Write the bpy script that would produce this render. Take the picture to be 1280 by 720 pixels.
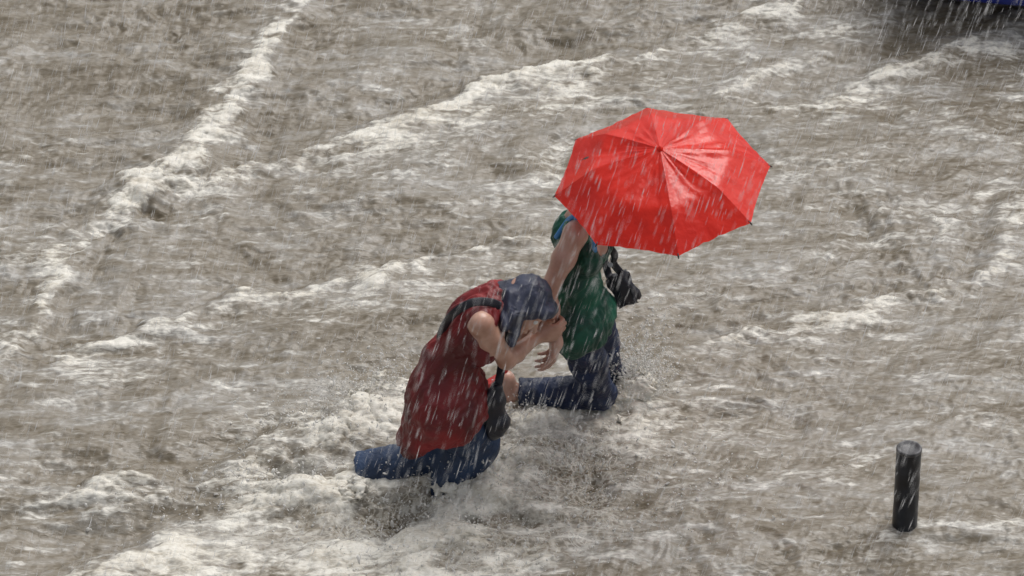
import bpy, bmesh, math, random
import numpy as np
from mathutils import Vector, Matrix

# ------------------------------------------------------------------ scene, camera, light
for o in list(bpy.data.objects):
    bpy.data.objects.remove(o, do_unlink=True)
scene = bpy.context.scene
COL = scene.collection
random.seed(7)
RNG = np.random.default_rng(11)

PITCH = math.radians(34.0)
DIST = 20.0
FPX = 6000.0                       # focal length in pixels of the 1280 wide photograph
CAM = np.array([0.0, -DIST*math.cos(PITCH), DIST*math.sin(PITCH)])
cam = bpy.data.cameras.new('camera')
cam.sensor_width = 36.0
cam.lens = 36.0*FPX/1280.0
cam.clip_end = 3000.0
cam.dof.use_dof = True
cam.dof.focus_distance = 19.2
cam.dof.aperture_fstop = 4.5
camo = bpy.data.objects.new('camera', cam)
COL.objects.link(camo)
camo.location = CAM
camo.rotation_euler = (math.radians(90)-PITCH, 0, 0)
scene.camera = camo

SUN_EL, SUN_AZ = math.radians(58), math.radians(35)      # azimuth from +y towards +x
world = bpy.data.worlds.new('World')
scene.world = world
world.use_nodes = True
wn = world.node_tree
wn.nodes.clear()
sky = wn.nodes.new('ShaderNodeTexSky')
sky.sky_type = 'NISHITA'
sky.sun_disc = False
sky.sun_elevation = SUN_EL
sky.sun_rotation = SUN_AZ
sky.air_density = 1.0
sky.dust_density = 6.0
hs = wn.nodes.new('ShaderNodeHueSaturation')             # overcast: the sky is nearly grey
hs.inputs['Saturation'].default_value = 0.25
bg = wn.nodes.new('ShaderNodeBackground')
bg.inputs['Strength'].default_value = 0.15
wo = wn.nodes.new('ShaderNodeOutputWorld')
wn.links.new(sky.outputs[0], hs.inputs['Color'])
wn.links.new(hs.outputs[0], bg.inputs[0])
wn.links.new(bg.outputs[0], wo.inputs[0])

sl = bpy.data.lights.new('sun', 'SUN')
sl.energy = 1.0
sl.angle = math.radians(40)
sl.color = (1.0, 0.97, 0.93)
suno = bpy.data.objects.new('sun', sl)
COL.objects.link(suno)
sd = Vector((math.sin(SUN_AZ)*math.cos(SUN_EL), math.cos(SUN_AZ)*math.cos(SUN_EL), math.sin(SUN_EL)))
suno.rotation_euler = (-sd).to_track_quat('-Z', 'Y').to_euler()
suno.location = (0, 0, 12)

scene.view_settings.view_transform = 'Standard'
scene.view_settings.look = 'None'
scene.view_settings.exposure = -0.22
scene.view_settings.gamma = 1.0
scene.render.engine = 'CYCLES'

# ------------------------------------------------------------------ helpers
FW = np.array([0, math.cos(PITCH), -math.sin(PITCH)])
UPV = np.array([0, math.sin(PITCH), math.cos(PITCH)])
RT = np.array([1.0, 0, 0])

def sight(px, py):
    return FW + RT*(px-640)/FPX + UPV*(360-py)/FPX

def at_z(px, py, z=0.0):
    d = sight(px, py)
    return CAM + d*((z-CAM[2])/d[2])

def at_y(px, py, y):
    d = sight(px, py)
    return CAM + d*((y-CAM[1])/d[1])

def V(*a):
    return np.array(a, float)

def unit(v):
    v = np.asarray(v, float)
    return v/np.linalg.norm(v)

_P = np.random.default_rng(3).permutation(256)
_P = np.concatenate([_P, _P, _P]).astype(np.int32)
_A = np.arange(256)*2*np.pi/256
_GX, _GY = np.cos(_A).astype(np.float32), np.sin(_A).astype(np.float32)
_g3 = np.random.default_rng(5).normal(size=(256, 3))
_g3 = (_g3/np.linalg.norm(_g3, axis=1, keepdims=True)).astype(np.float32)

def noise2(x, y):
    x = np.asarray(x, np.float32); y = np.asarray(y, np.float32)
    xf = np.floor(x); yf = np.floor(y)
    xi = xf.astype(np.int32) & 255; yi = yf.astype(np.int32) & 255
    x = x-xf; y = y-yf
    u = x*x*x*(x*(x*6-15)+10); v = y*y*y*(y*(y*6-15)+10)
    def g(ix, iy, dx, dy):
        h = _P[_P[ix]+iy]
        return _GX[h]*dx+_GY[h]*dy
    a = g(xi, yi, x, y); b = g(xi+1, yi, x-1, y)
    c = g(xi, yi+1, x, y-1); d = g(xi+1, yi+1, x-1, y-1)
    return ((a+(b-a)*u)+((c+(d-c)*u)-(a+(b-a)*u))*v)*1.5

def noise3(x, y, z):
    x = np.asarray(x, np.float32); y = np.asarray(y, np.float32); z = np.asarray(z, np.float32)
    xf, yf, zf = np.floor(x), np.floor(y), np.floor(z)
    xi = xf.astype(np.int32) & 255; yi = yf.astype(np.int32) & 255; zi = zf.astype(np.int32) & 255
    x = x-xf; y = y-yf; z = z-zf
    u, v, w = [t*t*t*(t*(t*6-15)+10) for t in (x, y, z)]
    out = 0
    for i in (0, 1):
        for j in (0, 1):
            for k in (0, 1):
                h = _P[_P[_P[xi+i]+yi+j]+zi+k]
                G = _g3[h]
                dd = G[..., 0]*(x-i)+G[..., 1]*(y-j)+G[..., 2]*(z-k)
                out = out + dd*(u if i else 1-u)*(v if j else 1-v)*(w if k else 1-w)
    return out*1.5

def fbm2(x, y, n=4, r=0.5):
    s, a = 0, 1.0
    for i in range(n):
        s = s+a*noise2(x*2**i+17.3*i, y*2**i+5.1*i)
        a *= r
    return s

def sstep(a, b, x):
    t = np.clip((x-a)/(b-a), 0, 1)
    return t*t*(3-2*t)

def mesh_np(name, verts, faces, mat, parent=None, smooth=True, link=True):
    verts = np.ascontiguousarray(verts, np.float32)
    faces = np.ascontiguousarray(faces, np.int32)
    n = faces.shape[1]
    me = bpy.data.meshes.new(name)
    me.vertices.add(len(verts)); me.vertices.foreach_set('co', verts.ravel())
    me.loops.add(faces.size); me.loops.foreach_set('vertex_index', faces.ravel())
    me.polygons.add(len(faces))
    me.polygons.foreach_set('loop_start', np.arange(0, faces.size, n, dtype=np.int32))
    me.polygons.foreach_set('loop_total', np.full(len(faces), n, np.int32))
    if smooth:
        me.polygons.foreach_set('use_smooth', np.ones(len(faces), bool))
    me.update(calc_edges=True)
    if mat: me.materials.append(mat)
    o = bpy.data.objects.new(name, me)
    COL.objects.link(o)
    if parent: o.parent = parent
    return o

def bm_obj(name, bm, mat, parent=None, smooth=False):
    me = bpy.data.meshes.new(name)
    bmesh.ops.recalc_face_normals(bm, faces=bm.faces[:])
    bm.to_mesh(me); bm.free()
    me.materials.append(mat)
    if smooth:
        for p in me.polygons: p.use_smooth = True
    o = bpy.data.objects.new(name, me)
    COL.objects.link(o)
    if parent: o.parent = parent
    return o

def tag(o, label=None, cat=None, group=None, kind=None):
    if label: o['label'] = label
    if cat: o['category'] = cat
    if group: o['group'] = group
    if kind: o['kind'] = kind
    return o

def empty(name, loc, label, cat, group=None):
    o = bpy.data.objects.new(name, None)
    o.empty_display_size = 0.1
    COL.objects.link(o)
    o.location = loc
    return tag(o, label, cat, group)

def adopt(child, root):
    """parent while keeping world coordinates of the mesh (root is only translated)"""
    child.parent = root
    child.location = Vector(child.location)-Vector(root.location)
    return child

def tube_arrays(pts, radii, n=8, flat=None, caps=True):
    """swept tube; flat=(normal, ratio) flattens the section"""
    pts = [np.asarray(p, float) for p in pts]
    if np.isscalar(radii): radii = [radii]*len(pts)
    V_, F_ = [], []
    up = None
    for i, p in enumerate(pts):
        t = unit(pts[min(i+1, len(pts)-1)]-pts[max(i-1, 0)])
        if flat is not None:
            w = unit(np.cross(t, flat[0]))
        else:
            if up is None:
                up = V(0, 0, 1) if abs(t[2]) < .9 else V(1, 0, 0)
            w = unit(np.cross(t, up))
        b = np.cross(w, t); up = b
        for k in range(n):
            a = 2*math.pi*k/n
            V_.append(p+radii[i]*(math.cos(a)*w+math.sin(a)*b*(flat[1] if flat is not None else 1)))
    for i in range(len(pts)-1):
        for k in range(n):
            k2 = (k+1) % n
            F_.append([i*n+k, i*n+k2, (i+1)*n+k2, (i+1)*n+k])
    if caps:
        for base, idx in ((0, 0), ((len(pts)-1)*n, len(pts)-1)):
            c = len(V_); V_.append(pts[idx])
            for k in range(n):
                k2 = (k+1) % n
                F_.append([base+k, base+k2, c, c] if base else [base+k2, base+k, c, c])
    return V_, F_

def tube(name, pts, radii, mat, parent=None, n=8, flat=None):
    v, f = tube_arrays(pts, radii, n, flat)
    bm = bmesh.new()
    vs = [bm.verts.new(p) for p in v]
    for q in f:
        u = []
        for i in q:
            if vs[i] not in u: u.append(vs[i])
        try: bm.faces.new(u)
        except ValueError: pass
    return bm_obj(name, bm, mat, parent, True)

def catmull(pts, m=8):
    pts = [np.asarray(p, float) for p in pts]
    P_ = [2*pts[0]-pts[1]]+pts+[2*pts[-1]-pts[-2]]
    out = []
    for i in range(1, len(P_)-2):
        for k in range(m):
            t = k/m
            a, b, c, d = P_[i-1:i+3]
            out.append(.5*((2*b)+(-a+c)*t+(2*a-5*b+4*c-d)*t*t+(-a+3*b-3*c+d)*t**3))
    out.append(pts[-1])
    return out

# ---- signed distance fields -> continuous skinned surfaces
def prim_cone(a, b, ra, rb):
    a = np.asarray(a, float); b = np.asarray(b, float)
    L = max(np.linalg.norm(b-a), 1e-6); d = (b-a)/L
    def fn(x, y, z, g=0.0):
        px, py, pz = x-a[0], y-a[1], z-a[2]
        t = np.clip((px*d[0]+py*d[1]+pz*d[2])/L, 0, 1)
        r = ra+(rb-ra)*t
        return np.sqrt((px-d[0]*L*t)**2+(py-d[1]*L*t)**2+(pz-d[2]*L*t)**2)-r-g
    m = max(ra, rb)
    return fn, np.minimum(a, b)-m, np.maximum(a, b)+m

def prim_ell(c, M, r):
    """ellipsoid, rows of M are its axes"""
    c = np.asarray(c, float); M = np.asarray(M, float); r = np.asarray(r, float)
    def fn(x, y, z, g=0.0):
        px, py, pz = x-c[0], y-c[1], z-c[2]
        q = [M[i, 0]*px+M[i, 1]*py+M[i, 2]*pz for i in range(3)]
        rr = r+g
        k0 = np.sqrt(sum((q[i]/rr[i])**2 for i in range(3)))
        k1 = np.sqrt(sum((q[i]/rr[i]**2)**2 for i in range(3)))+1e-9
        return k0*(k0-1)/k1
    m = r.max()
    return fn, c-m, c+m

class Field:
    def __init__(s, lo, hi, h):
        s.h = h; s.lo = np.asarray(lo, float); s.hi = np.asarray(hi, float)
        n = np.ceil((s.hi-s.lo)/h).astype(int)+1
        s.ax = [(s.lo[i]+h*np.arange(n[i])).astype(np.float32) for i in range(3)]
        s.F = np.full(tuple(n), 0.2, np.float32)
    def _sub(s, lo, hi, pad):
        sl_ = []
        for i in range(3):
            a = int(np.clip((lo[i]-pad-s.lo[i])/s.h, 0, len(s.ax[i])-1))
            b = int(np.clip((hi[i]+pad-s.lo[i])/s.h+2, 1, len(s.ax[i])))
            sl_.append(slice(a, b))
        g = (s.ax[0][sl_[0]][:, None, None], s.ax[1][sl_[1]][None, :, None], s.ax[2][sl_[2]][None, None, :])
        return tuple(sl_), g
    def add(s, prim, k=0.02, g=0.0):
        fn, lo, hi = prim
        sl_, gr = s._sub(lo-g, hi+g, k+0.03)
        d = fn(*gr, g).astype(np.float32)
        f = s.F[sl_]
        if f.size == 0: return s
        hh = np.clip(.5+.5*(f-d)/k, 0, 1)
        s.F[sl_] = f+(d-f)*hh-k*hh*(1-hh)
        return s
    def sub(s, prim, k=0.01, g=0.0):
        fn, lo, hi = prim
        sl_, gr = s._sub(lo-g, hi+g, k+0.01)
        d = -fn(*gr, g).astype(np.float32)
        f = s.F[sl_]
        if f.size == 0: return s
        hh = np.clip(.5-.5*(f-d)/k, 0, 1)
        s.F[sl_] = f+(d-f)*hh+k*hh*(1-hh)
        return s
    def cut(s, fn):
        g = (s.ax[0][:, None, None], s.ax[1][None, :, None], s.ax[2][None, None, :])
        s.F = np.maximum(s.F, fn(*g).astype(np.float32))
        return s
    def plane(s, p, n):
        """remove everything on the side n points to"""
        p = np.asarray(p, float); n = unit(n)
        return s.cut(lambda x, y, z: (x-p[0])*n[0]+(y-p[1])*n[1]+(z-p[2])*n[2])
    def mesh(s, smooth=2):
        F = s.F
        S = F < 0
        c = [(i, j, k) for i in (0, 1) for j in (0, 1) for k in (0, 1)]
        sh = tuple(n-1 for n in F.shape)
        def cs(A, o): return A[o[0]:o[0]+sh[0], o[1]:o[1]+sh[1], o[2]:o[2]+sh[2]]
        cnt = np.zeros(sh, np.int8)
        for o in c: cnt += cs(S, o)
        act = (cnt > 0) & (cnt < 8)
        ijk = np.argwhere(act)
        idx = np.full(sh, -1, np.int32)
        idx[act] = np.arange(len(ijk))
        acc = np.zeros((len(ijk), 3)); num = np.zeros(len(ijk))
        for a in c:
            for ax in range(3):
                if a[ax]: continue
                b = list(a); b[ax] = 1
                fa = F[ijk[:, 0]+a[0], ijk[:, 1]+a[1], ijk[:, 2]+a[2]]
                fb = F[ijk[:, 0]+b[0], ijk[:, 1]+b[1], ijk[:, 2]+b[2]]
                m = (fa < 0) != (fb < 0)
                t = np.where(m, fa/np.where(m, fa-fb, 1), 0)
                p = np.tile(np.array(a, float), (len(ijk), 1)); p[:, ax] = t
                acc += p*m[:, None]; num += m
        vert = s.lo+s.h*(ijk+acc/num[:, None])
        quads = []
        for ax in range(3):
            o1, o2 = [(1, 2), (2, 0), (0, 1)][ax]
            A = [slice(1, -1)]*3; B = [slice(1, -1)]*3
            A[ax] = slice(0, -1); B[ax] = slice(1, None)
            sa, sb = S[tuple(A)], S[tuple(B)]
            e = np.argwhere(sa != sb)
            if not len(e): continue
            flip = sa[tuple(e.T)]
            base = e.copy(); base[:, o1] += 1; base[:, o2] += 1
            def ci(d1, d2):
                q = base.copy(); q[:, o1] -= d1; q[:, o2] -= d2
                return idx[q[:, 0], q[:, 1], q[:, 2]]
            q = np.stack([ci(1, 1), ci(0, 1), ci(0, 0), ci(1, 0)], 1)
            q[~flip] = q[~flip][:, ::-1]
            quads.append(q)
        quads = np.concatenate(quads)
        quads = quads[(quads >= 0).all(1)]
        for _ in range(smooth):
            vert = relax(vert, quads, .5)
        return vert, quads

def relax(v, q, w):
    s = np.zeros_like(v); n = np.zeros(len(v))
    for i in range(4):
        a, b = q[:, i], q[:, (i+1) % 4]
        for ax in range(3):
            s[:, ax] += np.bincount(a, v[b, ax], len(v))+np.bincount(b, v[a, ax], len(v))
        n += np.bincount(a, minlength=len(v))+np.bincount(b, minlength=len(v))
    return v+(s/np.maximum(n, 1)[:, None]-v)*w

def vnormals(v, q):
    d1 = v[q[:, 2]]-v[q[:, 0]]; d2 = v[q[:, 3]]-v[q[:, 1]]
    f = np.cross(d1, d2)
    n = np.zeros_like(v)
    for i in range(4):
        for ax in range(3): n[:, ax] += np.bincount(q[:, i], f[:, ax], len(v))
    return n/np.maximum(np.linalg.norm(n, axis=1, keepdims=True), 1e-12)

def folds(v, q, amp, freq, stretch, seed=0.0, ridged=True):
    """push cloth in and out into folds that run along the direction of `stretch`"""
    n = vnormals(v, q)
    t = unit(stretch)
    along = v@t
    p = v-np.outer(along, t)*0.78
    p = p*freq+seed
    w = noise3(p[:, 0]*.5+9, p[:, 1]*.5, p[:, 2]*.5)*1.2
    a = noise3(p[:, 0]+w, p[:, 1]+w, p[:, 2])
    b = noise3(p[:, 0]*2.3+w*2, p[:, 1]*2.3, p[:, 2]*2.3+3)
    d = (1-np.abs(a)*2.6 if ridged else a)+.4*b
    return v+n*(amp*d)[:, None]

# ------------------------------------------------------------------ materials
def new_mat(name):
    m = bpy.data.materials.new(name)
    m.use_nodes = True
    nt = m.node_tree
    b = nt.nodes['Principled BSDF']
    return m, nt, b

def nnode(nt, t, **kw):
    n = nt.nodes.new(t)
    for k, v in kw.items(): setattr(n, k, v)
    return n

def simple_mat(name, c1, c2, scale=30.0, rough=.5, bump=.15, detail=4, rough2=None, coat=0.0, spec=.5, dist=.004):
    m, nt, b = new_mat(name)
    tc = nnode(nt, 'ShaderNodeTexCoord')
    nz = nnode(nt, 'ShaderNodeTexNoise')
    nz.inputs['Scale'].default_value = scale
    nz.inputs['Detail'].default_value = detail
    nt.links.new(tc.outputs['Object'], nz.inputs['Vector'])
    cr = nnode(nt, 'ShaderNodeValToRGB')
    cr.color_ramp.elements[0].position = .32; cr.color_ramp.elements[0].color = (*c1, 1)
    cr.color_ramp.elements[1].position = .68; cr.color_ramp.elements[1].color = (*c2, 1)
    nt.links.new(nz.outputs['Fac'], cr.inputs[0])
    nt.links.new(cr.outputs[0], b.inputs['Base Color'])
    mr = nnode(nt, 'ShaderNodeMapRange')
    mr.inputs[3].default_value = rough; mr.inputs[4].default_value = rough2 if rough2 is not None else rough
    nt.links.new(nz.outputs['Fac'], mr.inputs[0]); nt.links.new(mr.outputs[0], b.inputs['Roughness'])
    n2 = nnode(nt, 'ShaderNodeTexNoise')
    n2.inputs['Scale'].default_value = scale*6; n2.inputs['Detail'].default_value = 3
    nt.links.new(tc.outputs['Object'], n2.inputs['Vector'])
    bp = nnode(nt, 'ShaderNodeBump')
    bp.inputs['Strength'].default_value = bump; bp.inputs['Distance'].default_value = dist
    nt.links.new(n2.outputs['Fac'], bp.inputs['Height']); nt.links.new(bp.outputs[0], b.inputs['Normal'])
    b.inputs['Coat Weight'].default_value = coat
    b.inputs['Coat Roughness'].default_value = .12
    b.inputs['Specular IOR Level'].default_value = spec
    return m

def cloth_mat(name, c1, c2, rough=(.35, .6), crease=16, depth=.010, patch=6):
    m, nt, b = new_mat(name)
    L = nt.links.new
    tc = nnode(nt, 'ShaderNodeTexCoord')
    def nz(scale, det, dist=0.0):
        n = nnode(nt, 'ShaderNodeTexNoise')
        n.inputs['Scale'].default_value = scale; n.inputs['Detail'].default_value = det; n.inputs['Distortion'].default_value = dist
        L(tc.outputs['Object'], n.inputs['Vector'])
        return n.outputs['Fac']
    a = nz(patch, 5, .5); w = nz(crease, 2.5, 1.2); f = nz(420, 2)
    cr = nnode(nt, 'ShaderNodeValToRGB')
    cr.color_ramp.elements[0].position = .38; cr.color_ramp.elements[0].color = (*c1, 1)
    cr.color_ramp.elements[1].position = .64; cr.color_ramp.elements[1].color = (*c2, 1)
    L(a, cr.inputs[0]); L(cr.outputs[0], b.inputs['Base Color'])
    mr = nnode(nt, 'ShaderNodeMapRange'); mr.inputs[1].default_value = .35; mr.inputs[2].default_value = .65
    mr.inputs[3].default_value = rough[0]; mr.inputs[4].default_value = rough[1]
    L(a, mr.inputs[0]); L(mr.outputs[0], b.inputs['Roughness'])
    s1 = nnode(nt, 'ShaderNodeMath', operation='SUBTRACT'); L(w, s1.inputs[0]); s1.inputs[1].default_value = .5
    s2 = nnode(nt, 'ShaderNodeMath', operation='ABSOLUTE'); L(s1.outputs[0], s2.inputs[0])
    s3 = nnode(nt, 'ShaderNodeMath', operation='MULTIPLY_ADD'); L(f, s3.inputs[0]); s3.inputs[1].default_value = .04; L(s2.outputs[0], s3.inputs[2])
    bp = nnode(nt, 'ShaderNodeBump'); bp.inputs['Strength'].default_value = .7; bp.inputs['Distance'].default_value = depth*1.6
    bp.invert = True
    L(s3.outputs[0], bp.inputs['Height']); L(bp.outputs[0], b.inputs['Normal'])
    return m

M = {}
M['skin'] = simple_mat('wet_skin', (.44, .235, .165), (.60, .36, .275), 16, .33, .1, coat=.15)
M['skin2'] = simple_mat('pale_wet_skin', (.48, .265, .20), (.65, .40, .315), 16, .33, .1, coat=.15)
for k_ in ('skin', 'skin2'):
    b_ = M[k_].node_tree.nodes['Principled BSDF']
    b_.inputs['Subsurface Weight'].default_value = .12; b_.inputs['Subsurface Radius'].default_value = (.012, .005, .003); b_.inputs['Subsurface Scale'].default_value = 1.0
M['dress'] = cloth_mat('wet_red_cloth', (.090, .004, .007), (.255, .011, .013), crease=13, patch=5)
M['tank'] = cloth_mat('wet_green_cloth', (.002, .046, .032), (.004, .130, .074), crease=15, patch=7)
M['jean_blue'] = cloth_mat('wet_blue_denim', (.009, .024, .062), (.023, .052, .118), (.45, .65), 20, .010, 8)
M['jean_navy'] = cloth_mat('wet_navy_denim', (.003, .010, .038), (.008, .022, .074), (.45, .65), 20, .010, 8)
M['scarf'] = cloth_mat('wet_navy_scarf', (.020, .025, .050), (.048, .057, .098), (.38, .6), 11, .016, 8)
M['black_cloth'] = simple_mat('black_webbing', (.006, .006, .012), (.014, .014, .024), 40, .5, .3)
M['bag'] = simple_mat('black_bag_cloth', (.005, .006, .014), (.012, .013, .026), 30, .38, .3, coat=.1)
M['strap_blue'] = simple_mat('bright_blue_strap', (.05, .25, .60), (.07, .32, .68), 40, .5, .2)
M['red_rubber'] = simple_mat('red_rubber', (.55, .03, .03), (.65, .05, .04), 30, .4, .1)
M['dark_shoe'] = simple_mat('dark_wet_shoe', (.012, .012, .014), (.03, .03, .032), 30, .4, .2)
M['hair'] = simple_mat('dark_brown_hair', (.012, .008, .006), (.03, .02, .014), 60, .35, .5)
M['eye'] = simple_mat('eye_white', (.75, .72, .70), (.8, .78, .76), 20, .15, 0)
M['metal'] = simple_mat('steel', (.30, .30, .31), (.42, .42, .43), 40, .28, .05)
M['metal'].node_tree.nodes['Principled BSDF'].inputs['Metallic'].default_value = 1
M['black_plastic'] = simple_mat('black_plastic', (.008, .008, .009), (.016, .016, .018), 40, .4, .1)
M['bollard'] = simple_mat('black_bollard_paint', (.004, .005, .009), (.018, .024, .036), 14, .25, .25, rough2=.5, dist=.003)
M['bollard_cap'] = simple_mat('worn_bollard_cap', (.02, .02, .022), (.13, .13, .135), 26, .4, .3)
M['road'] = simple_mat('wet_asphalt', (.03, .03, .03), (.065, .062, .06), 60, .5, .5)
M['car_blue'] = simple_mat('blue_car_paint', (.008, .022, .26), (.010, .028, .30), 3, .25, .02, coat=.6)
M['car_black'] = simple_mat('black_bumper_plastic', (.006, .006, .007), (.014, .014, .015), 30, .45, .15)
M['glass'] = simple_mat('dark_car_glass', (.012, .014, .016), (.02, .022, .025), 5, .06, 0, coat=.3)
M['lamp_red'] = simple_mat('red_lamp_lens', (.30, .008, .008), (.38, .012, .012), 30, .15, .05, coat=.5)
M['tyre'] = simple_mat('tyre_rubber', (.01, .01, .01), (.022, .022, .022), 50, .7, .3)
M['plate'] = simple_mat('number_plate', (.6, .6, .6), (.7, .7, .68), 20, .4, .05)
M['light_print'] = simple_mat('pale_collar', (.62, .52, .48), (.75, .68, .64), 30, .6, .2)

# umbrella cloth: wet nylon, a little light passes through
m, nt, b = new_mat('wet_red_nylon')
tc = nnode(nt, 'ShaderNodeTexCoord')
nz = nnode(nt, 'ShaderNodeTexNoise'); nz.inputs['Scale'].default_value = 7; nz.inputs['Detail'].default_value = 5
nt.links.new(tc.outputs['Object'], nz.inputs['Vector'])
cr = nnode(nt, 'ShaderNodeValToRGB')
cr.color_ramp.elements[0].position = .3; cr.color_ramp.elements[0].color = (.86, .024, .008, 1)
cr.color_ramp.elements[1].position = .7; cr.color_ramp.elements[1].color = (.95, .036, .012, 1)
nt.links.new(nz.outputs['Fac'], cr.inputs[0]); nt.links.new(cr.outputs[0], b.inputs['Base Color'])
b.inputs['Roughness'].default_value = .24
b.inputs['Coat Weight'].default_value = .38
b.inputs['Coat IOR'].default_value = 1.6
b.inputs['Coat Roughness'].default_value = .27
n2 = nnode(nt, 'ShaderNodeTexNoise'); n2.inputs['Scale'].default_value = 45; n2.inputs['Detail'].default_value = 3
nt.links.new(tc.outputs['Object'], n2.inputs['Vector'])
bp = nnode(nt, 'ShaderNodeBump'); bp.inputs['Strength'].default_value = .5; bp.inputs['Distance'].default_value = .006
nt.links.new(n2.outputs['Fac'], bp.inputs['Height']); nt.links.new(bp.outputs[0], b.inputs['Normal'])
nt.links.new(bp.outputs[0], b.inputs['Coat Normal'])
tr = nnode(nt, 'ShaderNodeBsdfTranslucent'); nt.links.new(cr.outputs[0], tr.inputs[0])
mx = nnode(nt, 'ShaderNodeMixShader'); mx.inputs[0].default_value = .38
nt.links.new(b.outputs[0], mx.inputs[1]); nt.links.new(tr.outputs[0], mx.inputs[2])
nt.links.new(mx.outputs[0], nt.nodes['Material Output'].inputs[0])
M['nylon'] = m

# muddy flood water with foam; the attributes foam and lace say where the water is churned to froth
def water_material():
    m, nt, b = new_mat('muddy_flood_water')
    L = nt.links.new
    def math_(op, a, b_=None, c=None, clamp=False):
        n = nnode(nt, 'ShaderNodeMath', operation=op, use_clamp=clamp)
        for i, x in enumerate((a, b_, c)):
            if x is None: continue
            if isinstance(x, (int, float)): n.inputs[i].default_value = x
            else: L(x, n.inputs[i])
        return n.outputs[0]
    def mrange(x, a, b_, c=0.0, d=1.0, smooth=True):
        n = nnode(nt, 'ShaderNodeMapRange', interpolation_type='SMOOTHSTEP' if smooth else 'LINEAR')
        L(x, n.inputs[0])
        for i, q in enumerate((a, b_, c, d)): n.inputs[i+1].default_value = q
        return n.outputs[0]
    geo = nnode(nt, 'ShaderNodeNewGeometry')
    mp = nnode(nt, 'ShaderNodeMapping')
    mp.inputs['Rotation'].default_value = (0, 0, math.radians(-22))
    mp.inputs['Scale'].default_value = (.85, 1.9, 1.4)
    L(geo.outputs['Position'], mp.inputs[0])
    mp2 = nnode(nt, 'ShaderNodeMapping')
    mp2.inputs['Rotation'].default_value = (0, 0, math.radians(-29))
    mp2.inputs['Scale'].default_value = (.62, 2.1, 1.3)
    L(geo.outputs['Position'], mp2.inputs[0])
    def nz(scale, det, rough=.6, dist=0.0, mp=mp):
        n = nnode(nt, 'ShaderNodeTexNoise')
        n.inputs['Scale'].default_value = scale; n.inputs['Detail'].default_value = det
        n.inputs['Roughness'].default_value = rough; n.inputs['Distortion'].default_value = dist
        L(mp.outputs[0], n.inputs['Vector'])
        return n.outputs['Fac']
    n0 = nz(2.2, 4, .6, .4, mp2); n1 = nz(9.0, 5, .60, .5, mp2); n2 = nz(27, 3, .55, .6); n3 = nz(80, 2, .5)
    foam = nnode(nt, 'ShaderNodeAttribute', attribute_name='foam').outputs['Fac']
    lace = nnode(nt, 'ShaderNodeAttribute', attribute_name='lace').outputs['Fac']
    # silt colour: brown where the mud is thick, greyer for beaten-in air and painted sky reflection
    mixn = math_('ADD', math_('MULTIPLY', n0, .32), math_('ADD', math_('MULTIPLY', n1, .42), math_('MULTIPLY', n2, .26)))
    mixn = math_('ADD', mixn, math_('MULTIPLY', math_('SUBTRACT', foam, .10), .085))
    cr = nnode(nt, 'ShaderNodeValToRGB')
    e = cr.color_ramp.elements
    e[0].position = .385; e[0].color = (.138, .114, .078, 1)
    e[1].position = .625; e[1].color = (.42, .411, .390, 1)
    k = e.new(.465); k.color = (.218, .190, .146, 1)
    k = e.new(.54); k.color = (.290, .270, .235, 1)
    L(mixn, cr.inputs[0])
    # small broken flecks of froth
    fl = math_('ADD', math_('MULTIPLY', n2, .65), math_('MULTIPLY', n1, .35))
    fleck = mrange(math_('ADD', fl, math_('MULTIPLY', foam, .16)), .580, .74, 0, .52)
    body = mrange(math_('ADD', foam, math_('ADD', math_('MULTIPLY', math_('SUBTRACT', n2, .5), 1.9), math_('MULTIPLY', math_('SUBTRACT', n1, .5), 2.2))), .22, 1.20, 0, 1)
    # lacy cells of foam stretched over turbulent water
    wv = nnode(nt, 'ShaderNodeMixRGB', blend_type='ADD'); wv.inputs[0].default_value = .20
    nv = nnode(nt, 'ShaderNodeTexNoise'); nv.inputs['Scale'].default_value = 9; nv.inputs['Detail'].default_value = 3
    L(geo.outputs['Position'], nv.inputs['Vector'])
    L(geo.outputs['Position'], wv.inputs[1]); L(nv.outputs['Color'], wv.inputs[2])
    vo = nnode(nt, 'ShaderNodeTexVoronoi', feature='DISTANCE_TO_EDGE')
    vo.inputs['Scale'].default_value = 26
    L(wv.outputs[0], vo.inputs['Vector'])
    lc = math_('MULTIPLY', mrange(vo.outputs['Distance'], .20, .0, 0, .62), mrange(math_('ADD', lace, math_('MULTIPLY', math_('SUBTRACT', n1, .5), 1.2)), .25, .8, 0, .9))
    ff = math_('MAXIMUM', math_('MAXIMUM', fleck, body), lc, clamp=True)
    mixc = nnode(nt, 'ShaderNodeMixRGB'); L(ff, mixc.inputs[0]); L(cr.outputs[0], mixc.inputs[1])
    fc = nnode(nt, 'ShaderNodeValToRGB')
    fc.color_ramp.elements[0].position = .35; fc.color_ramp.elements[0].color = (.50, .45, .36, 1)
    fc.color_ramp.elements[1].position = .58; fc.color_ramp.elements[1].color = (.80, .775, .70, 1)
    L(math_('ADD', math_('MULTIPLY', n1, .6), math_('MULTIPLY', n3, .4)), fc.inputs[0])
    L(fc.outputs[0], mixc.inputs[2]); L(mixc.outputs[0], b.inputs['Base Color'])
    L(mrange(ff, 0, 1, .12, .36, False), b.inputs['Roughness'])
    b.inputs['IOR'].default_value = 1.33
    b.inputs['Specular IOR Level'].default_value = .5
    hgt = math_('ADD', math_('MULTIPLY', n1, .35), math_('ADD', math_('MULTIPLY', n2, .27), math_('MULTIPLY', n3, .05)))
    bp = nnode(nt, 'ShaderNodeBump'); bp.inputs['Strength'].default_value = .70; bp.inputs['Distance'].default_value = .024
    L(hgt, bp.inputs['Height']); L(bp.outputs[0], b.inputs['Normal'])
    return m
M['water'] = water_material()
M['spray'] = simple_mat('white_spray', (.70, .69, .66), (.84, .83, .81), 40, .25, .1)
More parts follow.
